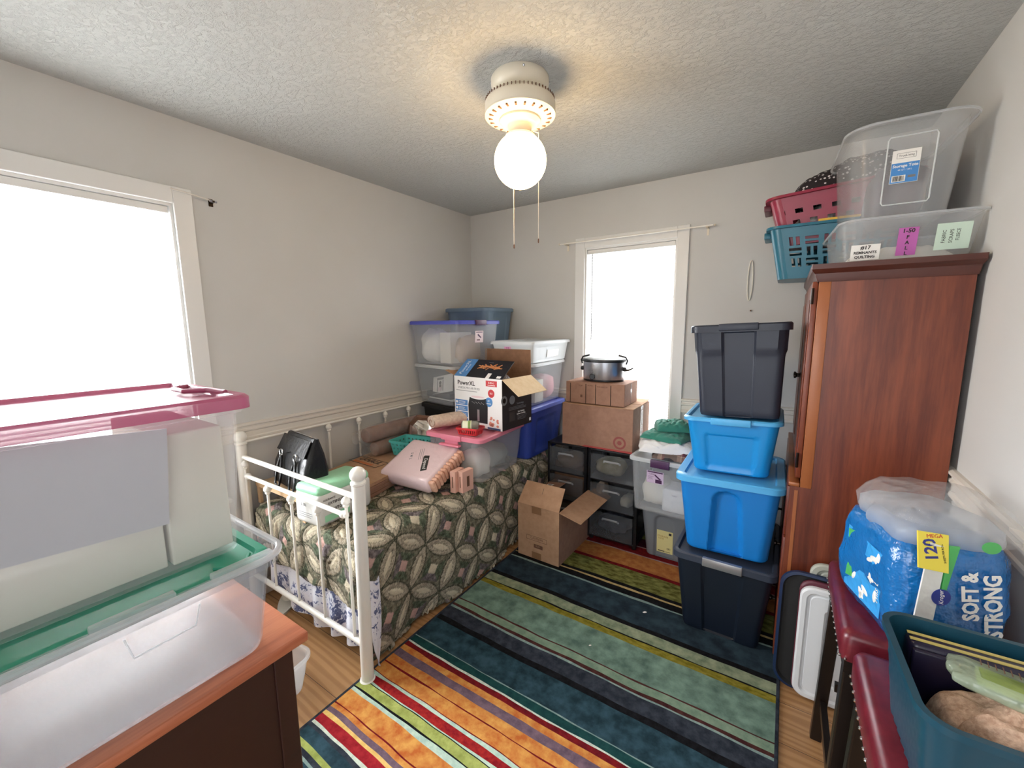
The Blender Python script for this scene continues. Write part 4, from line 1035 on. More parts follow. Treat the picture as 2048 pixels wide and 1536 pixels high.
z_ = MB().m(M['dk']).box(-.14, .16, -.11, .10, 0, .022).m(M['white']).box(-.13, .15, -.105, .095, .024, .034).m(M['dk']).box(-.15, .12, -.11, .10, .036, .075).build('flat_box'); z_.location = (.28, -.625, .934); z_.rotation_euler = (0, 0, -.16); tag(z_, 'dark flat box with pale edge lying in the clear tote under the booklet', 'box')
bk_ = thing('booklet', 'open grey and white booklet with a figure picture inside the clear tote', 'booklet', (.30, -.74, 1.013), -9, rx=-14, ry=-12)
MB().m(M['white']).box(-.12, .12, 0, .004, 0, .13).build('pages', bk_)
MB(face_M((0, -.0004, .065), (1, 0, 0), (0, 0, 1))).m(M['grayink']).box(-.07, .01, .035, .052, 0, .0006).box(-.068, -.06, -.05, .03, 0, .0006).box(.0, .008, -.05, .03, 0, .0006).m(M['ink']).lathe([(.014, 0), (.014, .0006)], 14, T2(-.03, .012, 0)).box(-.042, -.015, -.045, -.002, 0, .0006).m(M['pinkf']).box(-.055, -.02, -.05, -.02, .0006, .001).build('picture', bk_)
lump('cloth_bundle', 'cream bundle at the near end inside the pink lidded tote', 'bundle', (.80, -1.00, .567), (.085, .095, .085), M['offw'], 9)
lump('cloth_bundle', 'grey green bundle at the back of the pink lidded tote', 'bundle', (.74, -.78, .567), (.13, .10, .075), pl('grey_green_cloth', '#97a098', .9, bumps=(20, .4, .01)), 12)
z_ = MB().m(M['offw']).box(-.12, .12, -.06, .06, 0, .16, bev=.004).build('white_box'); z_.location = (.80, -.40, .950); tag(z_, 'white paper packet inside the clear tote on the royal blue tote', 'box')
lump('cloth_bundle', 'pink and white bundle inside the clear tote on the royal blue tote', 'bundle', (.84, -.22, .950), (.09, .08, .09), pl('rose_cloth', '#d8a0a8', .8), 15)
lump('pillow', 'white pillow leaning inside the clear plum latched tote', 'pillow', (1.755, -.33, .363), (.085, .10, .09), M['offw'], 17)
z_ = thing('sheet_pack', 'white packet of sheets with raised embossing in the clear plum latched tote', 'pack', (1.885, -.40, .363), -3)
MB().m(pl('white_packet', '#e2e2e4', .35, bumps=(25, .6, .012))).box(-.075, .085, -.045, .12, 0, .145, bev=.012).build('packet', z_, True, 50)
MB(face_M((0, -.0455, .11), (1, 0, 0), (0, 0, 1))).m(M['grayink']).text('SHEET', .012, T2(0, 0, 0)).build('printed_text', z_)
# ------------------------------------------------------------------ drawer units below the window
def drawer_unit(label, x0, x1, yf, zs, first_open=False):
    """black frame cart; zs = list of (z0,z1) drawers"""
    w = x1-x0; d = .37; zt = zs[-1][1]+.022
    o = thing('drawer_unit', label, 'drawer unit', ((x0+x1)/2, yf+d/2, .009), 0, None)
    mb = MB().m(M['black'])
    for sx_ in (-1, 1):
        for sy_ in (-1, 1):
            xx = sx_*(w/2-.009); yy = sy_*(d/2-.012); mb.box(xx-.009, xx+.009, yy-.012, yy+.012, .02, zt)
    mb.box(-w/2, w/2, -d/2, d/2, zt-.014, zt, bev=.004)
    for z0, z1 in zs: mb.box(-w/2, w/2, -d/2+.002, d/2, z0-.016, z0-.002, bev=.003)
    mb.build('frame', o, True, 30)
    for sx_ in (-1, 1):
        for sy_ in (-1, 1): MB().m(M['black']).lathe([(.014, 0), (.014, .02)], 12, Matrix.Translation((sx_*(w/2-.02), sy_*(d/2-.03), 0))).build('foot', o, True)
    for z0, z1 in zs:
        mb = MB().m(M['smoke']); a = w/2-.022
        mb.box(-a, a, -d/2-.014, -d/2-.010, z0, z1-.006, bev=.0015).box(-a, -a+.003, -d/2-.010, d/2-.02, z0, z1-.02).box(a-.003, a, -d/2-.010, d/2-.02, z0, z1-.02).box(-a+.003, a-.003, d/2-.024, d/2-.02, z0, z1-.02).box(-a+.003, a-.003, -d/2-.010, d/2-.024, z0, z0+.003)
        dr_ = mb.build('drawer', o)
        zc = z1-.045; MB().m(M['plastic2']).tube([(-.055, -d/2-.014, zc-.012), (-.05, -d/2-.026, zc), (.05, -d/2-.026, zc), (.055, -d/2-.014, zc-.012)], .007, 8).build('handle', dr_, True)
    return o
ZS = [(.045, .232), (.252, .432), (.452, .635)]
drawer_unit('black framed three drawer cart under the branded box, left one beside the quilt', .985, 1.288, -.385, ZS)
drawer_unit('black framed three drawer cart under the branded box, right one beside the grey tote', 1.300, 1.642, -.385, ZS)
lump('cloth_bundle', 'clear wrapped bundle in the top drawer of the left cart', 'bundle', (1.13, -.28, .475), (.10, .09, .05), M['tan'], 21)
lump('cloth_bundle', 'cream and green bundle in the top drawer of the right cart', 'bundle', (1.43, -.28, .475), (.10, .09, .055), mottled('cream_olive_cloth', '#a8a478', '#d8ccb0', 12, .8), 22)
lump('cloth_bundle', 'tan bundle at the left in the middle drawer of the right cart', 'bundle', (1.375, -.30, .275), (.035, .06, .07), M['tan'], 23)
lump('cloth_bundle', 'cream bundle at the right in the middle drawer of the right cart', 'bundle', (1.55, -.28, .275), (.04, .08, .035), M['offw'], 24)
lump('cloth_bundle', 'bluish crumpled bundle in the bottom drawer of the right cart', 'bundle', (1.46, -.26, .068), (.11, .10, .055), mottled('blue_grey_cloth', '#4c505c', '#7a7e8c', 15, .8), 25)

# cardboard boxes and slow cooker ------------------------------------------
tg = thing('cardboard_box', 'wide cardboard box with a red ring target logo on the drawer carts', 'box', (1.348, -.197, .668), 0)
w2, d2, h2 = .25, .185, .290
MB().m(M['card_d']).box(-w2, w2, -d2, d2, 0, h2, bev=.003).build('carton', tg)
MB().m(M['card']).slab([(-w2, -d2, h2+.0005), (w2, -d2, h2+.0005), (w2, -.004, h2+.0005), (-w2, -.004, h2+.0005)], .003, (0, 0, 1)).build('flap', tg)
MB(Matrix.Translation((0, .004, h2+.0005)) @ Matrix.Rotation(math.radians(3), 4, 'X')).m(M['card']).box(-w2, w2, 0, d2-.006, 0, .003).build('flap', tg)
tr_ = pl('target_print', '#8e4a44', .7)
FM = face_M((.165, -d2-.0002, .062), (1, 0, 0), (0, 0, 1)); mb = MB(FM).m(tr_)
def annulus(mb, r0, r1, th=.0006, n=28):
    mb.loft([[Vector((r*math.cos(2*PI*i/n), r*math.sin(2*PI*i/n), z)) for i in range(n)] for r, z in ((r0, 0), (r0, th), (r1, th), (r1, 0))], False, False)
annulus(mb, .030, .043); mb.lathe([(.015, 0), (.015, .0006)], 20); mb.build('printed_ring_logo', tg)
mb = MB().m(pl('red_tape_print', '#a8403c', .6)).slab([(-.10, -d2-.0004, .001), (w2, -d2-.0004, .001), (w2, -d2-.0004, .014), (-.08, -d2-.0004, .012)], .0006, (0, -1, 0)); mb.build('red_strip', tg)
mb = MB().m(M['film']).slab([(w2+.0005, -.03, 0), (w2+.0005, .03, 0), (w2+.0005, .03, h2), (w2+.0005, -.03, h2)], .0008, (1, 0, 0)); mb.build('tape', tg)
sb = thing('cardboard_box', 'small divided carton with strapping under the slow cooker', 'box', (1.322, -.225, .966), 0)
MB().m(M['card_d']).box(-.208, .208, -.135, .135, 0, .146, bev=.003).build('carton', sb)
mb = MB().m(M['bronze'])
for x in (-.175, -.06, .01, .115): mb.box(x-.0022, x+.0022, -.1360, -.1352, .0, .135)
mb.box(.208, .2086, -.001, .003, .0, .146).box(.208, .2088, -.012, .014, .078, .102); mb.build('slot_lines', sb)
mb = MB(face_M((0, -.1354, .07), (1, 0, 0), (0, 0, 1))).m(M['inkbrown']).text('TOP', .016, T2(-.10, .05, 0)).text('GLASS', .013, T2(-.03, .055, 0)).text('THIS SIDE UP', .013, T2(.055, .05, 0)); mb.box(-.10, -.085, -.03, -.012, 0, .0005)
mb.build('printed_text', sb)
ck = thing('slow_cooker', 'stainless oval slow cooker with glass lid on the small carton before the window', 'slow cooker', (1.330, -.215, 1.113), 8)
M['steelb'] = pl('satin_steel', '#aeb0b6', .3, .9)
sy_ = .74
MB().m(M['black']).lathe([(.135, 0), (.140, .004), (.140, .014)], 48, None, True, True, 1, sy_).build('base', ck, True)
MB().m(M['steelb']).lathe([(.139, .012), (.140, .014), (.141, .130), (.138, .132)], 56, None, True, True, 1, sy_).build('housing', ck, True)
MB().m(M['black']).lathe([(.136, .131), (.150, .134), (.152, .142), (.148, .150), (.140, .152)], 56, None, True, True, 1, sy_).build('crock_rim', ck, True)
li = MB().m(clear('lid_glass', '#e8eef2', .45, .06, .1)).lathe([(.146, .152), (.138, .158), (.105, .170), (.06, .177), (.004, .179)], 48, None, False, False, 1, sy_).build('glass_lid', ck, True)
MB().m(M['steel']).tube([(-.022, 0, .178), (-.020, 0, .200), (-.008, 0, .212), (.008, 0, .212), (.020, 0, .200), (.022, 0, .178)], .003, 8).build('lid_handle', li, True)
for s_ in (-1, 1):
    MB().m(M['black']).box(s_*.146-.012, s_*.146+.012, -.03, .03, .070, .098, bev=.008).build('side_handle', ck, True)
    lc = MB().m(M['black']).tube([(s_*.152, 0, .115), (s_*.160, 0, .140), (s_*.148, 0, .163), (s_*.100, 0, .176)], .006, 8).build('lid_clip', ck, True)
MB().m(M['black']).tube([(.145, -.03, .078), (.172, -.035, .080), (.205, -.03, .095)], .009, 10, r2=.004).build('spoon_rest', ck, True)
k_ = MB(face_M((-.055, -.0965, .035), (1, .22, 0), (0, 0, 1))).m(M['black']).lathe([(.019, -.01), (.019, .012), (.016, .015)], 20).build('knob', ck, True)
MB(face_M((-.052, -.0972, .078), (1, .22, 0), (0, 0, 1))).m(M['grayink']).text('Crock-Pot', .013, T2(0, 0, 0)).box(-.001, .001, -.02, -.010, 0, .0006).build('brand_text', ck)

# open cardboard box on the rug ----------------------------------------------
ob = thing('cardboard_box', 'open empty cardboard box standing on the rug beside the bed', 'box', (1.150, -.565, .0095), -1)
a, b_, h = .150, .245, .352
mb = MB().m(M['card']).box(-a, a, -b_, -b_+.004, 0, h); mb.build('front_panel', ob)
MB().m(M['card_d']).box(a-.004, a, -b_+.004, b_, 0, h).build('side_panel', ob); MB().m(M['card_d']).box(-a, -a+.004, -b_+.004, b_, 0, h).build('side_panel', ob)
MB().m(M['card_in']).box(-a+.004, a-.004, b_-.004, b_, 0, h).box(-a+.004, a-.004, -b_+.004, b_-.004, 0, .004).build('back_panel', ob)
MB(Matrix.Translation((0, -b_, h)) @ Matrix.Rotation(math.radians(50), 4, 'X')).m(M['card']).slab([(-a, 0, 0), (a, 0, 0), (a-.01, .155, 0), (-a+.01, .155, 0)], .004, (0, 0, 1)).m(M['ink']).box(-.001, .001, .085, .125, .004, .0045).build('flap', ob)
MB(Matrix.Translation((a, 0, h)) @ Matrix.Rotation(math.radians(14), 4, 'Y')).m(M['card']).slab([(0, -b_, 0), (.148, -b_+.004, 0), (.148, b_-.004, 0), (0, b_, 0)], .004, (0, 0, 1)).build('flap', ob)
MB(Matrix.Translation((0, b_, h)) @ Matrix.Rotation(math.radians(84), 4, 'X')).m(M['card_in']).slab([(-a, 0, 0), (a, 0, 0), (a, .15, 0), (-a, .15, 0)], .004, (0, 0, 1)).build('flap', ob)
MB(Matrix.Translation((-a, 0, h)) @ Matrix.Rotation(math.radians(-8), 4, 'Y')).m(M['card_d']).slab([(0, -b_+.06, 0), (.135, -b_+.06, 0), (.135, b_-.004, 0), (0, b_-.004, 0)], .004, (0, 0, 1)).m(M['white']).box(.02, .07, .06, .12, .0042, .005).m(M['grayink']).box(.03, .06, .07, .11, .005, .0055).m(pl('orange_sticker', '#c8984a', .5)).lathe([(.015, .0042), (.015, .005)], 12, Matrix.Translation((.03, 0, 0))).build('flap', ob)
mb = MB(face_M((0, -b_-.0002, .18), (1, 0, 0), (0, 0, 1))).m(M['inkbrown'])
mb.box(-.085, .065, -.030, -.028, 0, .0005).box(-.085, .065, -.058, -.056, 0, .0005).box(-.085, -.083, -.058, -.028, 0, .0005).box(.063, .065, -.058, -.028, 0, .0005).text('CAUTION', .020, T2(-.01, -.043, 0))
mb.box(-.03, .035, -.105, -.080, 0, .0004).m(M['card']).text('FLAP', .014, T2(.0, -.092, .0004))
mb.m(pl('box_tape', '#8a6648', .35)).box(-.045, .025, .125, .172, 0, .0006).box(-.045, .025, -.178, -.135, 0, .0006).build('printed_text', ob)

# clothes on the clear plum-latched tote ----------------------------------------
def heap(name, label, cx, cy, z0, rx_, ry_, hgt, mat, seed, rz=0, edge=.02, fold=1.0, n=60):
    """soft folded cloth: a pillowy sheet with creases, closed underneath"""
    rows = []; R_ = Matrix.Rotation(math.radians(rz), 3, 'Z')
    mb = MB().m(mat)
    for j in range(n+1):
        row = []
        for i in range(n+1):
            u, v_ = 2*i/n-1, 2*j/n-1
            q_ = (1-abs(u)**3.2)*(1-abs(v_)**3.2); e = max(q_, 0)**.45
            cr = fold*(.012*abs(noise.noise(Vector((u*2.3+seed, v_*2.3, seed))))+.006*noise.noise(Vector((u*6, v_*6+seed, 1))))
            wob = 1+.10*noise.noise(Vector((u*1.5+seed, v_*1.5, 9)))
            row.append(R_ @ Vector((u*rx_*wob, v_*ry_*wob, 0))+Vector((0, 0, hgt*e*(1+.25*noise.noise(Vector((u*1.2, v_*1.2+seed, 4))))-cr*e)))
        rows.append(row)
    mb.loft(rows, False, False, close=False)
    mb.loft([[Vector((p.x, p.y, 0)) for p in r_] for r_ in rows][::-1], False, False, close=False)
    o = mb.build(name, None, True, 80); o.location = (cx, cy, z0); return tag(o, label, 'clothes')
m, nt, b = nm('plaid_cloth'); v = coords(nt, (1, 1, 1)); sx = nt.nodes.new('ShaderNodeSeparateXYZ'); nt.links.new(v, sx.inputs[0])
def band(sock, sc):
    mu = nt.nodes.new('ShaderNodeMath'); mu.operation = 'MULTIPLY'; mu.inputs[1].default_value = sc; nt.links.new(sock, mu.inputs[0])
    fr_ = nt.nodes.new('ShaderNodeMath'); fr_.operation = 'FRACT'; nt.links.new(mu.outputs[0], fr_.inputs[0])
    return ramp(nt, fr_.outputs[0], [(0, '#2c2a2c'), (.3, '#2c2a2c'), (.32, '#8a7468'), (.5, '#b09a88'), (.55, '#5c2c38'), (.7, '#34383a'), (.9, '#262428')], 'CONSTANT')
mx = nt.nodes.new('ShaderNodeMix'); mx.data_type = 'RGBA'; mx.inputs[0].default_value = .5; nt.links.new(band(sx.outputs[0], 9), mx.inputs[6]); nt.links.new(band(sx.outputs[1], 11), mx.inputs[7])
nt.links.new(mx.outputs[2], b.inputs['Base Color']); b.inputs['Roughness'].default_value = .9; M['plaid'] = m
M['gcloth'] = pl('green_cloth', '#2f7a68', .85, bumps=(12, .4, .01), sheen=.2); M['wcloth'] = pl('white_cloth', '#e6e4e2', .85, bumps=(14, .4, .01))
heap('plaid_shirt', 'dark plaid folded shirt lying on the clear plum latched tote under the white cloth', 1.855, -.335, .700, .135, .15, .055, M['plaid'], 2, 6, fold=1.5)
heap('white_cloth', 'folded white cloth between the plaid shirt and the green garment', 1.795, -.315, .735, .165, .165, .060, M['wcloth'], 5, 12, fold=1.5)
heap('green_garment', 'crumpled green garment on top of the white cloth by the window', 1.790, -.27, .788, .135, .135, .050, M['gcloth'], 8, -8, fold=1.2)
heap('green_garment', 'puffed green garment piled highest on the clothes by the window', 1.805, -.23, .835, .105, .10, .060, M['gcloth'], 11, 20, fold=1.4)

# ------------------------------------------------------------------ armoire
AY0, AY1 = -.99, -.075
ar = thing('armoire', 'tall cherry wood armoire against the right wall', 'armoire', (2.66, (AY0+AY1)/2, 0))
LA = Matrix.Translation((-2.66, -(AY0+AY1)/2, 0))
mb = MB(LA).m(M['cherry']).box(2.500, 2.872, AY0, AY0+.02, .845, 1.672).build('side_panel', ar)
MB(LA).m(M['cherryl']).box(2.463, 2.500, AY0-.002, AY0+.022, .845, 1.672, bev=.002).build('stile', ar, True)
MB(LA).m(M['cherry']).box(2.463, 2.872, AY1-.02, AY1, .86, 1.672).build('side_panel', ar)
MB(LA).m(M['cherryd']).box(2.858, 2.872, AY0+.02, AY1-.02, .05, 1.672).box(2.463, 2.858, AY0+.02, AY1-.02, 1.652, 1.672).box(2.463, 2.858, AY0+.02, AY1-.02, .86, .88).build('carcass', ar)
MB(LA).m(M['cherryd']).loft([rr(x1-x0, y1-y0, .003, z, 2, 1, (x0+x1)/2, (y0+y1)/2) for x0, x1, y0, y1, z in ((2.458, 2.876, AY0-.004, AY1+.004, 1.650), (2.452, 2.878, AY0-.008, AY1+.006, 1.664), (2.446, 2.880, AY0-.010, AY1+.008, 1.680), (2.438, 2.885, AY0-.020, AY1+.012, 1.690), (2.436, 2.886, AY0-.024, AY1+.014, 1.696), (2.436, 2.886, AY0-.024, AY1+.014, 1.714))]).build('crown', ar, True, 20)
MB(LA).m(M['cherry']).box(2.430, 2.872, AY0, AY0+.018, .0, .845).build('lower_side', ar); MB(LA).m(M['cherry']).box(2.430, 2.872, AY1-.018, AY1+.004, 0, .845).build('lower_side', ar)
MB(LA).m(M['cherryl']).box(2.446, 2.458, AY0-.002, AY0, .05, .83).build('inlay_strip', ar)
MB(LA).m(M['cherryl']).box(2.424, 2.462, AY0-.004, AY1+.004, .8455, .862, bev=.004).build('waist_moulding', ar, True)
ym = (AY0+AY1)/2
for k, (y0, y1) in enumerate(((AY0+.024, ym-.002), (ym+.002, AY1-.024))):
    dd = MB(LA).m(M['cherry']).box(2.444, 2.463, y0, y1, .875, 1.655, bev=.003); dd.box(2.440, 2.446, y0+.06, y1-.06, .94, 1.59, bev=.003)
    d_ = dd.build('door', ar, True, 30)
    yk = ym-.03 if k == 0 else ym+.03
    MB(LA @ Matrix.Translation((2.444, yk if k else yk, 1.25)) @ Matrix.Rotation(-PI/2, 4, 'Y')).m(M['bronze']).lathe([(.010, 0), (.006, .004), (.006, .014), (.013, .020), (.013, .026), (.004, .028)], 14).build('knob', d_, True)
for yh, zh in ((AY0+.022, 1.60), (AY0+.022, .95)):
    MB(LA).m(M['bronze']).cyl((2.446, yh-.004, zh-.03), (2.446, yh-.004, zh+.03), .005, 8).build('hinge', ar, True)
for k, (z0, z1, out) in enumerate(((.62, .835, .0), (.34, .61, 0), (.06, .33, 0))):
    d_ = MB(LA).m(M['cherry']).box(2.422-out, 2.436-out, AY0+.022, AY1-.022, z0, z1, bev=.004).build('drawer', ar, True, 30)
    for yk in (AY0+.24, AY1-.24):
        MB(LA @ Matrix.Translation((2.422-out, yk, (z0+z1)/2)) @ Matrix.Rotation(-PI/2, 4, 'Y')).m(M['bronze']).lathe([(.010, 0), (.006, .004), (.006, .014), (.013, .020), (.013, .026), (.004, .028)], 14).build('knob', d_, True)
# laundry baskets on the armoire, overhanging its front
def lholes(L, h, sd_):
    out = []
    if sd_ in 'FB':
        n_ = 6; cw = .058; x = -n_*cw/2
        for i in range(n_):
            for j in range(3):
                cx_, cz = x+cw*(i+.5), .075+.050*j
                if (i+j) % 2: out += [(cx_-.022, cx_+.022, cz-.018, cz-.005), (cx_-.022, cx_+.022, cz+.005, cz+.018)]
                else: out += [(cx_-.018, cx_-.005, cz-.020, cz+.020), (cx_+.005, cx_+.018, cz-.020, cz+.020)]
    return out
def dholes(L, h, sd_):
    out = []
    if sd_ in 'FB':
        for i in range(8):
            for j in range(2): cx_ = -.21+.06*i+.015*j; out.append((cx_-.013, cx_+.013, .105+.05*j-.010, .105+.05*j+.010))
    return out
tl_ = thing('laundry_basket', 'teal laundry basket overhanging the front of the armoire', 'laundry basket', (2.545, -.300, 1.716), 0)
hole_basket(tl_, .46, .27, .555, .35, .250, .045, C['lteal'], lholes, .003, .016)
MB().m(C['lteal']).box(-.304, -.272, -.07, .07, .212, .243, bev=.004).build('handle', tl_, True)
rl_ = thing('laundry_basket', 'red laundry basket nested on the teal one with dark cloth inside', 'laundry basket', (2.550, -.300, 1.888), 0, ry=-4)
hole_basket(rl_, .46, .27, .555, .35, .235, .045, C['lred'], dholes, .003, .018)
MB().m(C['maroon']).box(-.304, -.272, -.07, .07, .198, .228, bev=.004).build('handle', rl_, True)
m, nt, b = nm('dotted_cloth'); v = coords(nt); vo = nt.nodes.new('ShaderNodeTexVoronoi'); vo.inputs['Scale'].default_value = 62; vo.inputs['Randomness'].default_value = .55; nt.links.new(v, vo.inputs['Vector'])
nt.links.new(ramp(nt, vo.outputs['Distance'], [(.0, '#d8cfcf'), (.26, '#d8cfcf'), (.30, '#2a2224'), (1, '#2e2426')], 'CONSTANT'), b.inputs['Base Color']); b.inputs['Roughness'].default_value = .9; M['dots'] = m
dc = heap('dotted_cloth', 'dark cloth with small white dots heaped in the red laundry basket', 2.575, -.300, 2.105, .225, .155, .155, M['dots'], 14, 0, fold=1.6); dc.rotation_euler = (0, math.radians(-12), 0)
lump('cloth_bundle', 'pale patterned cloth inside the red laundry basket', 'bundle', (2.56, -.30, 1.905), (.19, .11, .085), mottled('pale_print_cloth', '#d8d2cc', '#4a3a3c', 30, .9), 31)
ys_ = MB().m(pl('yellow_plastic', '#e2b23c', .4)).box(-.10, .10, -.006, .006, 0, .010).build('yellow_ruler'); ys_.location = (2.56, -.475, 1.968); tag(ys_, 'yellow ruler between the teal basket rim and the clear tote', 'ruler')
# clear totes on the armoire
la = tote('storage_tote', 'low clear tote with handwritten notes on top of the armoire', 2.695, -.700, 1.7145, .335, .47, .375, .53, .150, M['plasticm'], 3, .06, dent_ribs(.003, .8, 'F'), None, t=.003, rim=.012)
dims = (.335, .47, .375, .53, .150)
def n1(mb, th): mb.m(M['ink']).text('#17', .018, T2(0, .016, th+.0002), bold=.0005).text('REMNANTS', .0125, T2(0, -.001, th+.0002), bold=.0004).text('QUILTING', .0125, T2(0, -.016, th+.0002), bold=.0004)
sticker(la, face_mat('F', dims, -.118, .036, .004), .082, .054, M['white'], 'note', n1)
def n2(mb, th):
    mb.m(M['ink']).text('1-50', .018, T2(0, .035, th+.0002), bold=.0006)
    for k, c_ in enumerate('FALL'): mb.text(c_, .016, T2(0, .014-.018*k, th+.0002), bold=.0005)
sticker(la, face_mat('F', dims, -.008, .062, .004), .052, .092, pl('magenta_note', '#b75fa6', .6), 'note', n2)
def n3(mb, th):
    mb.m(M['ink']).text('FABRIC', .013, T2(-.022, 0, th+.0002, 90)).text('SCRAPS', .013, T2(-.004, 0, th+.0002, 90)).text('FLEECE', .012, T2(.012, .004, th+.0002, 90))
sticker(la, face_mat('F', dims, .105, .068, .004), .085, .085, pl('mint_note', '#c8dccb', .6), 'note', n3)
wt_ = heap('folded_cloth', 'pale fabric folded in the low clear tote on the armoire', 2.695, -.72, 1.722, .14, .20, .06, M['offw'], 40, 0)
ua = tote('storage_tote', 'tall clear tote with blue and white price label on the armoire', 2.672, -.680, 1.868, .265, .46, .315, .53, .315, M['plasticm'], 2, .075, dent_window(.007, .42, .06, .80, 'F'), None, rim=.018, t=.003, rx=0)
dims = (.265, .46, .315, .53, .315)
def panel_loop(o, dims, x0, x1, z0_, z1_, r=.0022, name='panel_rib'):
    pts = [face_pt('F', *dims, x, z, .001) for x, z in ((x0, z0_), (x1, z0_), (x1, z1_), (x0, z1_))]
    MB().m(M['plasticw']).tube(sum([[pts[i]+(pts[(i+1) % 4]-pts[i])*t for t in (.04, .5, .96)] for i in range(4)], []), r, 6, closed=True).build(name, o, True)
panel_loop(ua, dims, -.058, .068, .045, .262)
MB().m(M['plastic2']).tube(rr(.315+.034, .53+.034, .09, .312, 8), .0045, 8, closed=True).build('rim_bead', ua, True)
MB().m(M['plastic2']).tube(rr(.375+.022, .53+.022, .07, .147, 8), .004, 8, closed=True).build('rim_bead', la, True)
def st_(mb, th):
    mb.m(M['blue_print']).box(-.036, .036, -.052, .012, 0, th+.0002).m(M['white']).text('Storage Tote', .0125, T2(0, .002, th+.0003), bold=.0003).text('40 QT / 38 L', .007, T2(0, -.011, th+.0003)).box(-.032, .004, -.048, -.028, th+.0002, th+.0005)
    mb.m(M['ink']); barcode(mb, -.029, .001, -.046, -.030, th+.0008, 10)
    mb.box(-.025, .025, .042, .0428, 0, th+.0002).box(-.025, .025, .026, .0268, 0, th+.0002).box(-.025, -.0242, .026, .0428, 0, th+.0002).box(.0242, .025, .026, .0428, 0, th+.0002).text('TrueLiving', .0095, T2(0, .0345, th+.0002))
    mb.m(M['grayink']).box(.010, .030, -.038, -.030, 0, th+.0004)
sticker(ua, face_mat('F', dims, -.006, .165, .003), .074, .106, M['white'], 'label', st_)
lump('dark_jacket', 'dark purple folded jacket inside the tall clear tote on the armoire', 'clothes', (2.69, -.66, 1.878), (.085, .16, .115), mottled('dark_plum_cloth', '#3c2f3a', '#5a444c', 8, .9), 44)

# ------------------------------------------------------------------ right foreground
def lid_part(name, label, cx, y, z0, w, h, col, th=.022, panel=None, rz=0):
    o = thing(name, label, 'tote lid', (cx, y, z0), rz)
    X_ = Matrix.Rotation(PI/2, 4, 'X')   # local z -> -y
    def L(w_, h_, r, z): return [Vector((p.x, -z, p.y+h/2)) for p in rr(w_, h_, r, 0, 7)]
    mb = MB().m(col).loft([L(w, h, .045, 0), L(w, h, .045, th*.7), L(w-.012, h-.012, .04, th), L(w-.040, h-.040, .032, th), L(w-.052, h-.052, .028, th-.009), L(w-.064, h-.064, .026, th-.009), L(w-.07, h-.07, .025, th-.005), L(w-.16, h-.16, .018, th-.005), L(w-.18, h-.17, .015, th-.014)], True, True)
    mb.build('lid_shell', o, True, 30); return o
lid_part('tote_lid', 'pale grey green tote lid at the back of the lids leaning by the armoire', 2.735, -1.018, .002, .43, .56, pl('grey_green_lid', '#a4a69a', .5), .016)
nl_ = thing('tote_lid', 'wide dark tote lid with navy rim among the lids leaning by the armoire', 'tote lid', (2.655, -1.037, .002), 0)
def LL(w_, h_, r, z, hh=.515): return [Vector((p.x, -z, p.y+hh/2)) for p in rr(w_, h_, r, 0, 8)]
MB().m(pl('navy_rim_plastic', '#14284a', .4)).loft([LL(.46, .515, .07, 0), LL(.46, .515, .07, .014), LL(.44, .495, .065, .016)], True, False).m(M['blackm']).loft([LL(.44, .495, .065, .016), LL(.425, .48, .06, .004)], False, True).build('lid_shell', nl_, True, 30)
lid_part('tote_lid', 'maroon tote lid just behind the white one by the armoire', 2.690, -1.057, .002, .40, .500, C['maroon'], .014)
lid_part('tote_lid', 'white tote lid at the front of the lids leaning by the armoire', 2.695, -1.074, .012, .405, .475, pl('white_lid_plastic', '#d6d8da', .45), .020)
# bar stools
M['redl'] = mottled('oxblood_leather', '#571420', '#6a1c28', 25, .33, .15, .002, spec=.5)
def stool(label, x0, x1, y0, y1, zt, rz=0):
    o = thing('bar_stool', label, 'bar stool', ((x0+x1)/2, (y0+y1)/2, 0), rz, None)
    w_, d_ = (x1-x0)/2, (y1-y0)/2
    MB().m(M['redl']).loft([rr(2*w_-.004, 2*d_-.004, .02, zt-.085, 5), rr(2*w_, 2*d_, .022, zt-.070, 5), rr(2*w_+.002, 2*d_+.002, .024, zt-.02, 5), rr(2*w_-.010, 2*d_-.010, .024, zt-.006, 5), rr(2*w_-.04, 2*d_-.04, .02, zt, 5)]).build('seat', o, True, 50)
    dk_ = pl('espresso_wood', '#17100d', .3) if 'espresso_wood' not in bpy.data.materials else bpy.data.materials['espresso_wood']
    MB().m(dk_).box(-w_+.012, w_-.012, -d_+.012, d_-.012, zt-.125, zt-.086).build('apron', o)
    for sx_ in (-1, 1):
        for sy_ in (-1, 1):
            X_, Y_ = sx_*(w_-.032), sy_*(d_-.032)
            MB().m(dk_).loft([rr(.034, .034, .004, 0, 2, 1, X_+sx_*.018, Y_+sy_*.018), rr(.040, .040, .004, zt-.126, 2, 1, X_, Y_)]).build('leg', o)
    for sy_ in (-1, 1): MB().m(dk_).box(-w_+.05, w_-.05, sy_*(d_-.022)-.009, sy_*(d_-.022)+.009, .22, .25).build('stretcher', o)
    for sx_ in (-1, 1): MB().m(dk_).box(sx_*(w_-.022)-.009, sx_*(w_-.022)+.009, -d_+.05, d_-.05, .15, .18).build('stretcher', o)
    for sx_ in (-1,):
        n_ = int(2*d_/.028)
        for k in range(n_+1): MB().m(M['chrome']).ball((sx_*(w_-.0005), -d_+.012+(2*d_-.024)*k/n_, zt-.078), .0042, 8).build('nail_head', o, True)
    for k in range(8): MB().m(M['chrome']).ball((-w_+.012+.03*k, -d_+.0005, zt-.078), .0042, 8).build('nail_head', o, True)
    return o
stool('oxblood leather bar stool with nailheads next to the leaning lids', 2.553, 2.858, -1.655, -1.235, .700)
stool('oxblood leather bar stool with nailheads under the dark teal bin', 2.570, 2.872, -2.130, -1.705, .700)
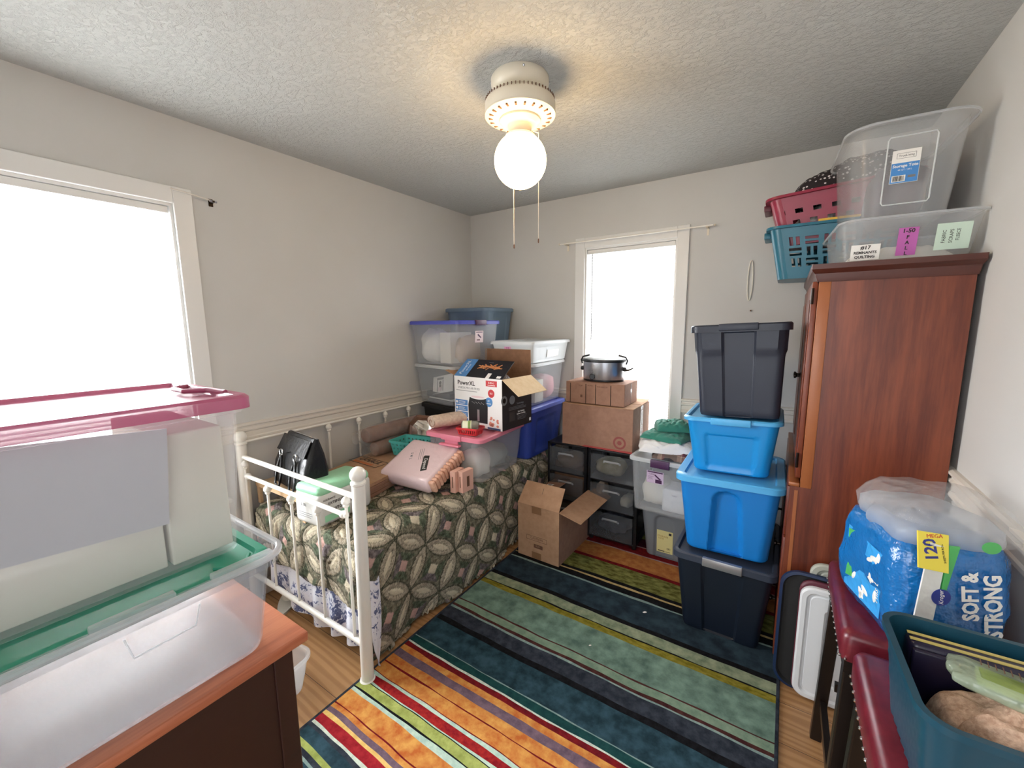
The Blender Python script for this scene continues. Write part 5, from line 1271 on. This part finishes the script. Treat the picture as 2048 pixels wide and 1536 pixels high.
# toilet paper pack on the far stool
tp = thing('toilet_paper_pack', 'torn blue and white plastic pack of bath tissue on the farther bar stool', 'toilet paper pack', (2.712, -1.485, .702), 20)
m, nt, b = nm('tissue_film'); v = coords(nt); sx = nt.nodes.new('ShaderNodeSeparateXYZ'); nt.links.new(v, sx.inputs[0])
b.inputs['Base Color'].default_value = lin('#1668ac'); b.inputs['Roughness'].default_value = .22; b.inputs['Coat Weight'].default_value = .5
bump(nt, b, noise_tex(nt, v, 13, 4, .65), .8, .02); M['tpblue'] = m
M['tpwhite'] = pl('tissue_white', '#e4e4de', .4, bumps=(16, .7, .015), coat=.4); M['tpgreen'] = pl('tissue_green', '#4fae5c', .3, bumps=(16, .6, .01)); M['tplight'] = pl('tissue_sky', '#3a9ce0', .25, bumps=(16, .8, .02), coat=.5)
def crumple(w, d, h, z0, seed, amp=.010, r=.045, kz=9, sub=7, x0=0, y0=0):
    Ls = []
    for k in range(kz+1):
        s = k/kz; q_ = 1-.10*(2*s-1)**4
        Lp = rr(w*q_, d*q_, r, z0+h*s, 5, sub, x0, y0)
        for p in Lp:
            nz = noise.noise(Vector((p.x*14+seed, p.y*14, p.z*11)))*amp+noise.noise(Vector((p.x*38, p.y*38+seed, p.z*30)))*amp*.5
            dd_ = Vector((p.x-x0, p.y-y0, 0)).normalized(); p += dd_*nz
        Ls.append(Lp)
    return Ls
MB().m(M['tpblue']).loft(crumple(.245, .285, .262, 0, 3, .012, .05)).build('film', tp, True, 80)
MB().m(M['plastic2']).loft(crumple(.22, .26, .055, .252, 5, .02, .05, 5)).build('torn_top', tp, True, 80)
# printed panels, bands
FP = lambda x, z: face_M((x, -.146, z), (1, 0, 0), (0, 0, 1))
mb = MB(FP(-.070, .145)).m(M['tpwhite'])
mb.slab([(-.022, -.14, 0), (.018, -.14, 0), (.030, .13, 0), (-.005, .14, 0)], .004, (0, 0, 1)); mb.build('white_stripe', tp)
mb = MB(FP(-.030, .15)).m(M['tpgreen']).slab([(-.012, .0, 0), (-.004, .0, 0), (.012, .13, 0), (-.008, .13, 0)], .005, (0, 0, 1)); mb.build('green_stripe', tp); mb = MB(FP(-.030, .15)).m(M['tpgreen']).slab([(-.03, -.14, 0), (.0, -.14, 0), (.0, -.115, 0), (-.028, -.112, 0)], .005, (0, 0, 1)); mb.build('green_stripe', tp)
mb = MB(FP(.028, .158)).m(M['white']).text('SOFT &', .043, T2(-.010, .0, .003, 98), bold=.0016, sx=.86).text('STRONG', .046, T2(.036, -.018, .003, 98), bold=.0016, sx=.86); mb.build('printed_text', tp)
mb = MB(FP(-.040, .150)).m(pl('deep_blue_print', '#26368c', .4)).lathe([(.021, .004), (.021, .0052)], 26, None, sx=.9).m(M['white']).text('Kroger', .0125, T2(0, 0, .0054, 96), shear=.3); mb.build('oval_logo', tp)
mb = MB(FP(-.060, .268) @ Matrix.Rotation(math.radians(-14), 4, 'X')).m(pl('yellow_print', '#e6d24a', .35)).slab([(-.040, -.045, .002), (.018, -.052, .002), (.022, .035, .002), (-.038, .040, .002)], .004, (0, 0, 1))
mb.m(pl('indigo_print', '#2c2f7e', .4)).text('120', .034, T2(-.014, -.002, .0064, 97), bold=.001).m(M['red']).text('MEGA', .012, T2(-.006, .030, .0064, 4)).m(M['ink']).text('SHEETS PER ROLL', .0055, T2(.010, -.008, .0064, 97)); mb.build('yellow_flag', tp)
SP = lambda y, z: face_M((-.119, y, z), (0, -1, 0), (0, 0, 1))
mb = MB(SP(0, .13)).m(M['tplight']).slab([(-.08, -.10, .0), (.085, -.10, .0), (.09, .07, .0), (-.085, .08, .0)], .002, (0, 0, 1)).m(M['tpwhite'])
for k in range(20):
    mb.lathe([(.013+.005*rnd.random(), .002), (.010, .004)], 12, T2(-.065+.135*rnd.random(), -.085+.145*rnd.random(), 0, rnd.uniform(0, 180)), sx=.45)
mb.text('This Ultra', .024, T2(.065, -.02, .003, 96), shear=.3); mb.m(M['tpgreen']).slab([(-.075, .03, .002), (-.03, .05, .002), (-.04, .078, .002), (-.08, .07, .002)], .002, (0, 0, 1)).slab([(-.075, -.07, .002), (-.04, -.06, .002), (-.05, -.03, .002), (-.078, -.03, .002)], .002, (0, 0, 1)); mb.build('side_print', tp)
mb = MB().m(M['film'])
Lf = []
for k, (s, z) in enumerate(((1, .265), (1.04, .300), (.9, .335), (.72, .352), (.3, .358))):
    Lf.append([p+Vector((.03+.006*noise.noise(Vector((p.x*30, p.y*30, k))), .02, .012*noise.noise(Vector((p.x*18, p.y*18, k*3))))) for p in rr(.25*s, .26*s, .05*s, z, 5, 8)])
mb.loft(Lf, False, True).build('loose_film', tp, True, 80)
mb = MB(FP(.06, .285)).m(M['tpgreen']).lathe([(.018, .004), (.018, .0055)], 18, T2(-.02, 0, 0, 0), sy=.8); mb.build('film_print', tp)
# dark teal bin on the near stool
bn = thing('plastic_bin', 'dark teal rectangular bin of towels on the nearer bar stool', 'bin', (2.735, -1.985, .702), 2)
MB().m(C['teal']).loft(shell(.245, .25, .282, .292, .192, .04, .003, lambda sd_, u, s: .0015*math.sin(60*u)*math.sin(s*30), 16, 20, .008, .012, 6), True, True).build('bin_body', bn, True, 30)
gb_ = thing('striped_bag', 'dark purple zipped bag with two gold bands standing in the teal bin', 'bag', (2.740, -1.893, .716), 2)
M['dpurple'] = pl('dark_purple_vinyl', '#1c1730', .3); M['goldv'] = pl('gold_band', '#b9a860', .35)
MB().m(M['dpurple']).box(-.120, .125, -.016, .030, 0, .165, bev=.012).build('bag_body', gb_, True, 50)
mb = MB().m(M['goldv'])
mb.box(-.118, .123, -.006, .001, .1645, .1665).build('gold_band', gb_); MB().m(M['goldv']).box(-.118, .123, .013, .020, .1645, .1665).build('gold_band', gb_)
MB().m(M['dpurple']).box(-.118, .123, -.030, -.018, .06, .158, bev=.004).build('front_pocket', gb_, True)
MB().m(M['chrome']).tube([(-.05+.010*math.cos(2*PI*k/12), -.036, .150+.010*math.sin(2*PI*k/12)) for k in range(12)], .0012, 5, closed=True).build('zip_ring', gb_, True)
M['terry'] = mottled('tan_terry', '#b89680', '#d8b9a2', 120, .95, .9, .006)
for k, (cx, cy, z, rx_, ry_, hg, rz, lb) in enumerate(((2.725, -2.005, .735, .092, .060, .140, -14, 'tan terry towel folded behind the clear packet in the teal bin'), (2.745, -2.070, .735, .095, .046, .150, -6, 'tan terry towel nearest the front rim of the teal bin'))):
    o = heap('towel', lb, cx, cy, z, rx_, ry_, hg, M['terry'], 50+k, rz, fold=.8, n=40); o['category'] = 'towel'
M['packf'] = clear('packet_film', '#c8d8c0', .55, .12, .3, .8, (20, .8, .015))
pk_ = thing('clear_packet', 'clear crinkled packet with a lime green insert lying on the towels in the teal bin', 'packet', (2.760, -1.975, .872), -12, rx=-10)
MB().m(M['packf']).loft(crumple(.20, .105, .020, 0, 9, .010, .015, 4, 10)).build('film', pk_, True, 80)
MB().m(mottled('lime_insert', '#8aa04a', '#b8c878', 12, .6)).box(-.065, .02, -.03, .025, .006, .020, bev=.004).build('insert', pk_, True)
mb = MB().m(M['inkbrown'])
for k in range(15): mb.box(-.06+.009*k, -.0585+.009*k, .008, .034, .0288, .0294)
mb.build('printed_lines', pk_)
GR = {'drawer_unit': 'drawer carts below the window', 'bar_stool': 'oxblood bar stools by the right wall', 'tote_lid': 'tote lids leaning by the armoire', 'laundry_basket': 'laundry baskets on the armoire',
      'towel': 'tan towels in the teal bin', 'brown_box': 'brown boxes by the left wall', 'wrapped_roll': 'wrapped rolls by the left wall', 'window_blind': 'white mini blinds', 'lint': 'lint on the rug', 'storage_tote': 'plastic storage totes',
      'cloth_bundle': 'bundles seen through clear plastic', 'green_garment': 'green garments on the clear tote', 'cardboard_box': 'cardboard boxes', 'white_box': 'pale boxes seen through clear plastic'}
for o_ in COL.objects:
    k_ = o_.name.split('.')[0]
    if o_.parent is None and k_ in GR and not o_.get('group'): o_['group'] = GR[k_]
# ------------------------------------------------------------------ light and camera
w = bpy.data.worlds.new('sky'); SC.world = w; w.use_nodes = True
bg = w.node_tree.nodes['Background']; bg.inputs['Color'].default_value = (.86, .93, 1, 1); bg.inputs['Strength'].default_value = 3.2
def area(name, loc, rot, sx, sy, e, col=(1, 1, 1)):
    l = bpy.data.lights.new(name, 'AREA'); l.shape = 'RECTANGLE'; l.size = sx; l.size_y = sy; l.energy = e; l.color = col
    o = bpy.data.objects.new(name, l); COL.objects.link(o); o.location = loc; o.rotation_euler = rot; return o
area('daylight_left', (-.35, (LW[0]+LW[1])/2, 1.4), (0, math.radians(-90), 0), 1.5, .9, 205, (.95, .97, 1))
area('daylight_back', (1.41, .35, 1.4), (math.radians(-90), 0, 0), .75, 1.5, 60, (.95, .97, 1))
area('fill_light', (2.1, YF-.9, 1.7), (math.radians(80), 0, 0), .9, 1.2, 14, (1, .95, .88))  # added fill from behind the camera, shining in through the front wall opening
cam = bpy.data.cameras.new('camera'); co = bpy.data.objects.new('camera', cam); COL.objects.link(co)
f, yaw, pitch, roll = 826.738, -.584974, -.142234, -.008256
cam.sensor_width = 36; cam.lens = f/2048*36; cam.clip_start = .02
cy, sy, cp, sp = math.cos(yaw), math.sin(yaw), math.cos(pitch), math.sin(pitch)
F = Vector((sy*cp, cy*cp, sp)); R = Vector((cy, -sy, 0)); U = R.cross(F)
c, s = math.cos(roll), math.sin(roll)
r2, u2 = c*R+s*U, -s*R+c*U
mt = Matrix((r2, u2, -F)).transposed().to_4x4(); mt.translation = Vector((2.37602, -2.95037, 1.50139))
co.matrix_world = mt
SC.camera = co
SC.view_settings.view_transform = 'Standard'; SC.view_settings.look = 'None'; SC.view_settings.gamma = 1; SC.view_settings.use_curve_mapping = False
SC.view_settings.exposure = -.05
SC.cycles.use_denoising = True
SC.cycles.max_bounces = 8; SC.cycles.transparent_max_bounces = 20; SC.cycles.sample_clamp_indirect = 8
SC.cycles.diffuse_bounces = 5
SC.cycles.adaptive_threshold = .06
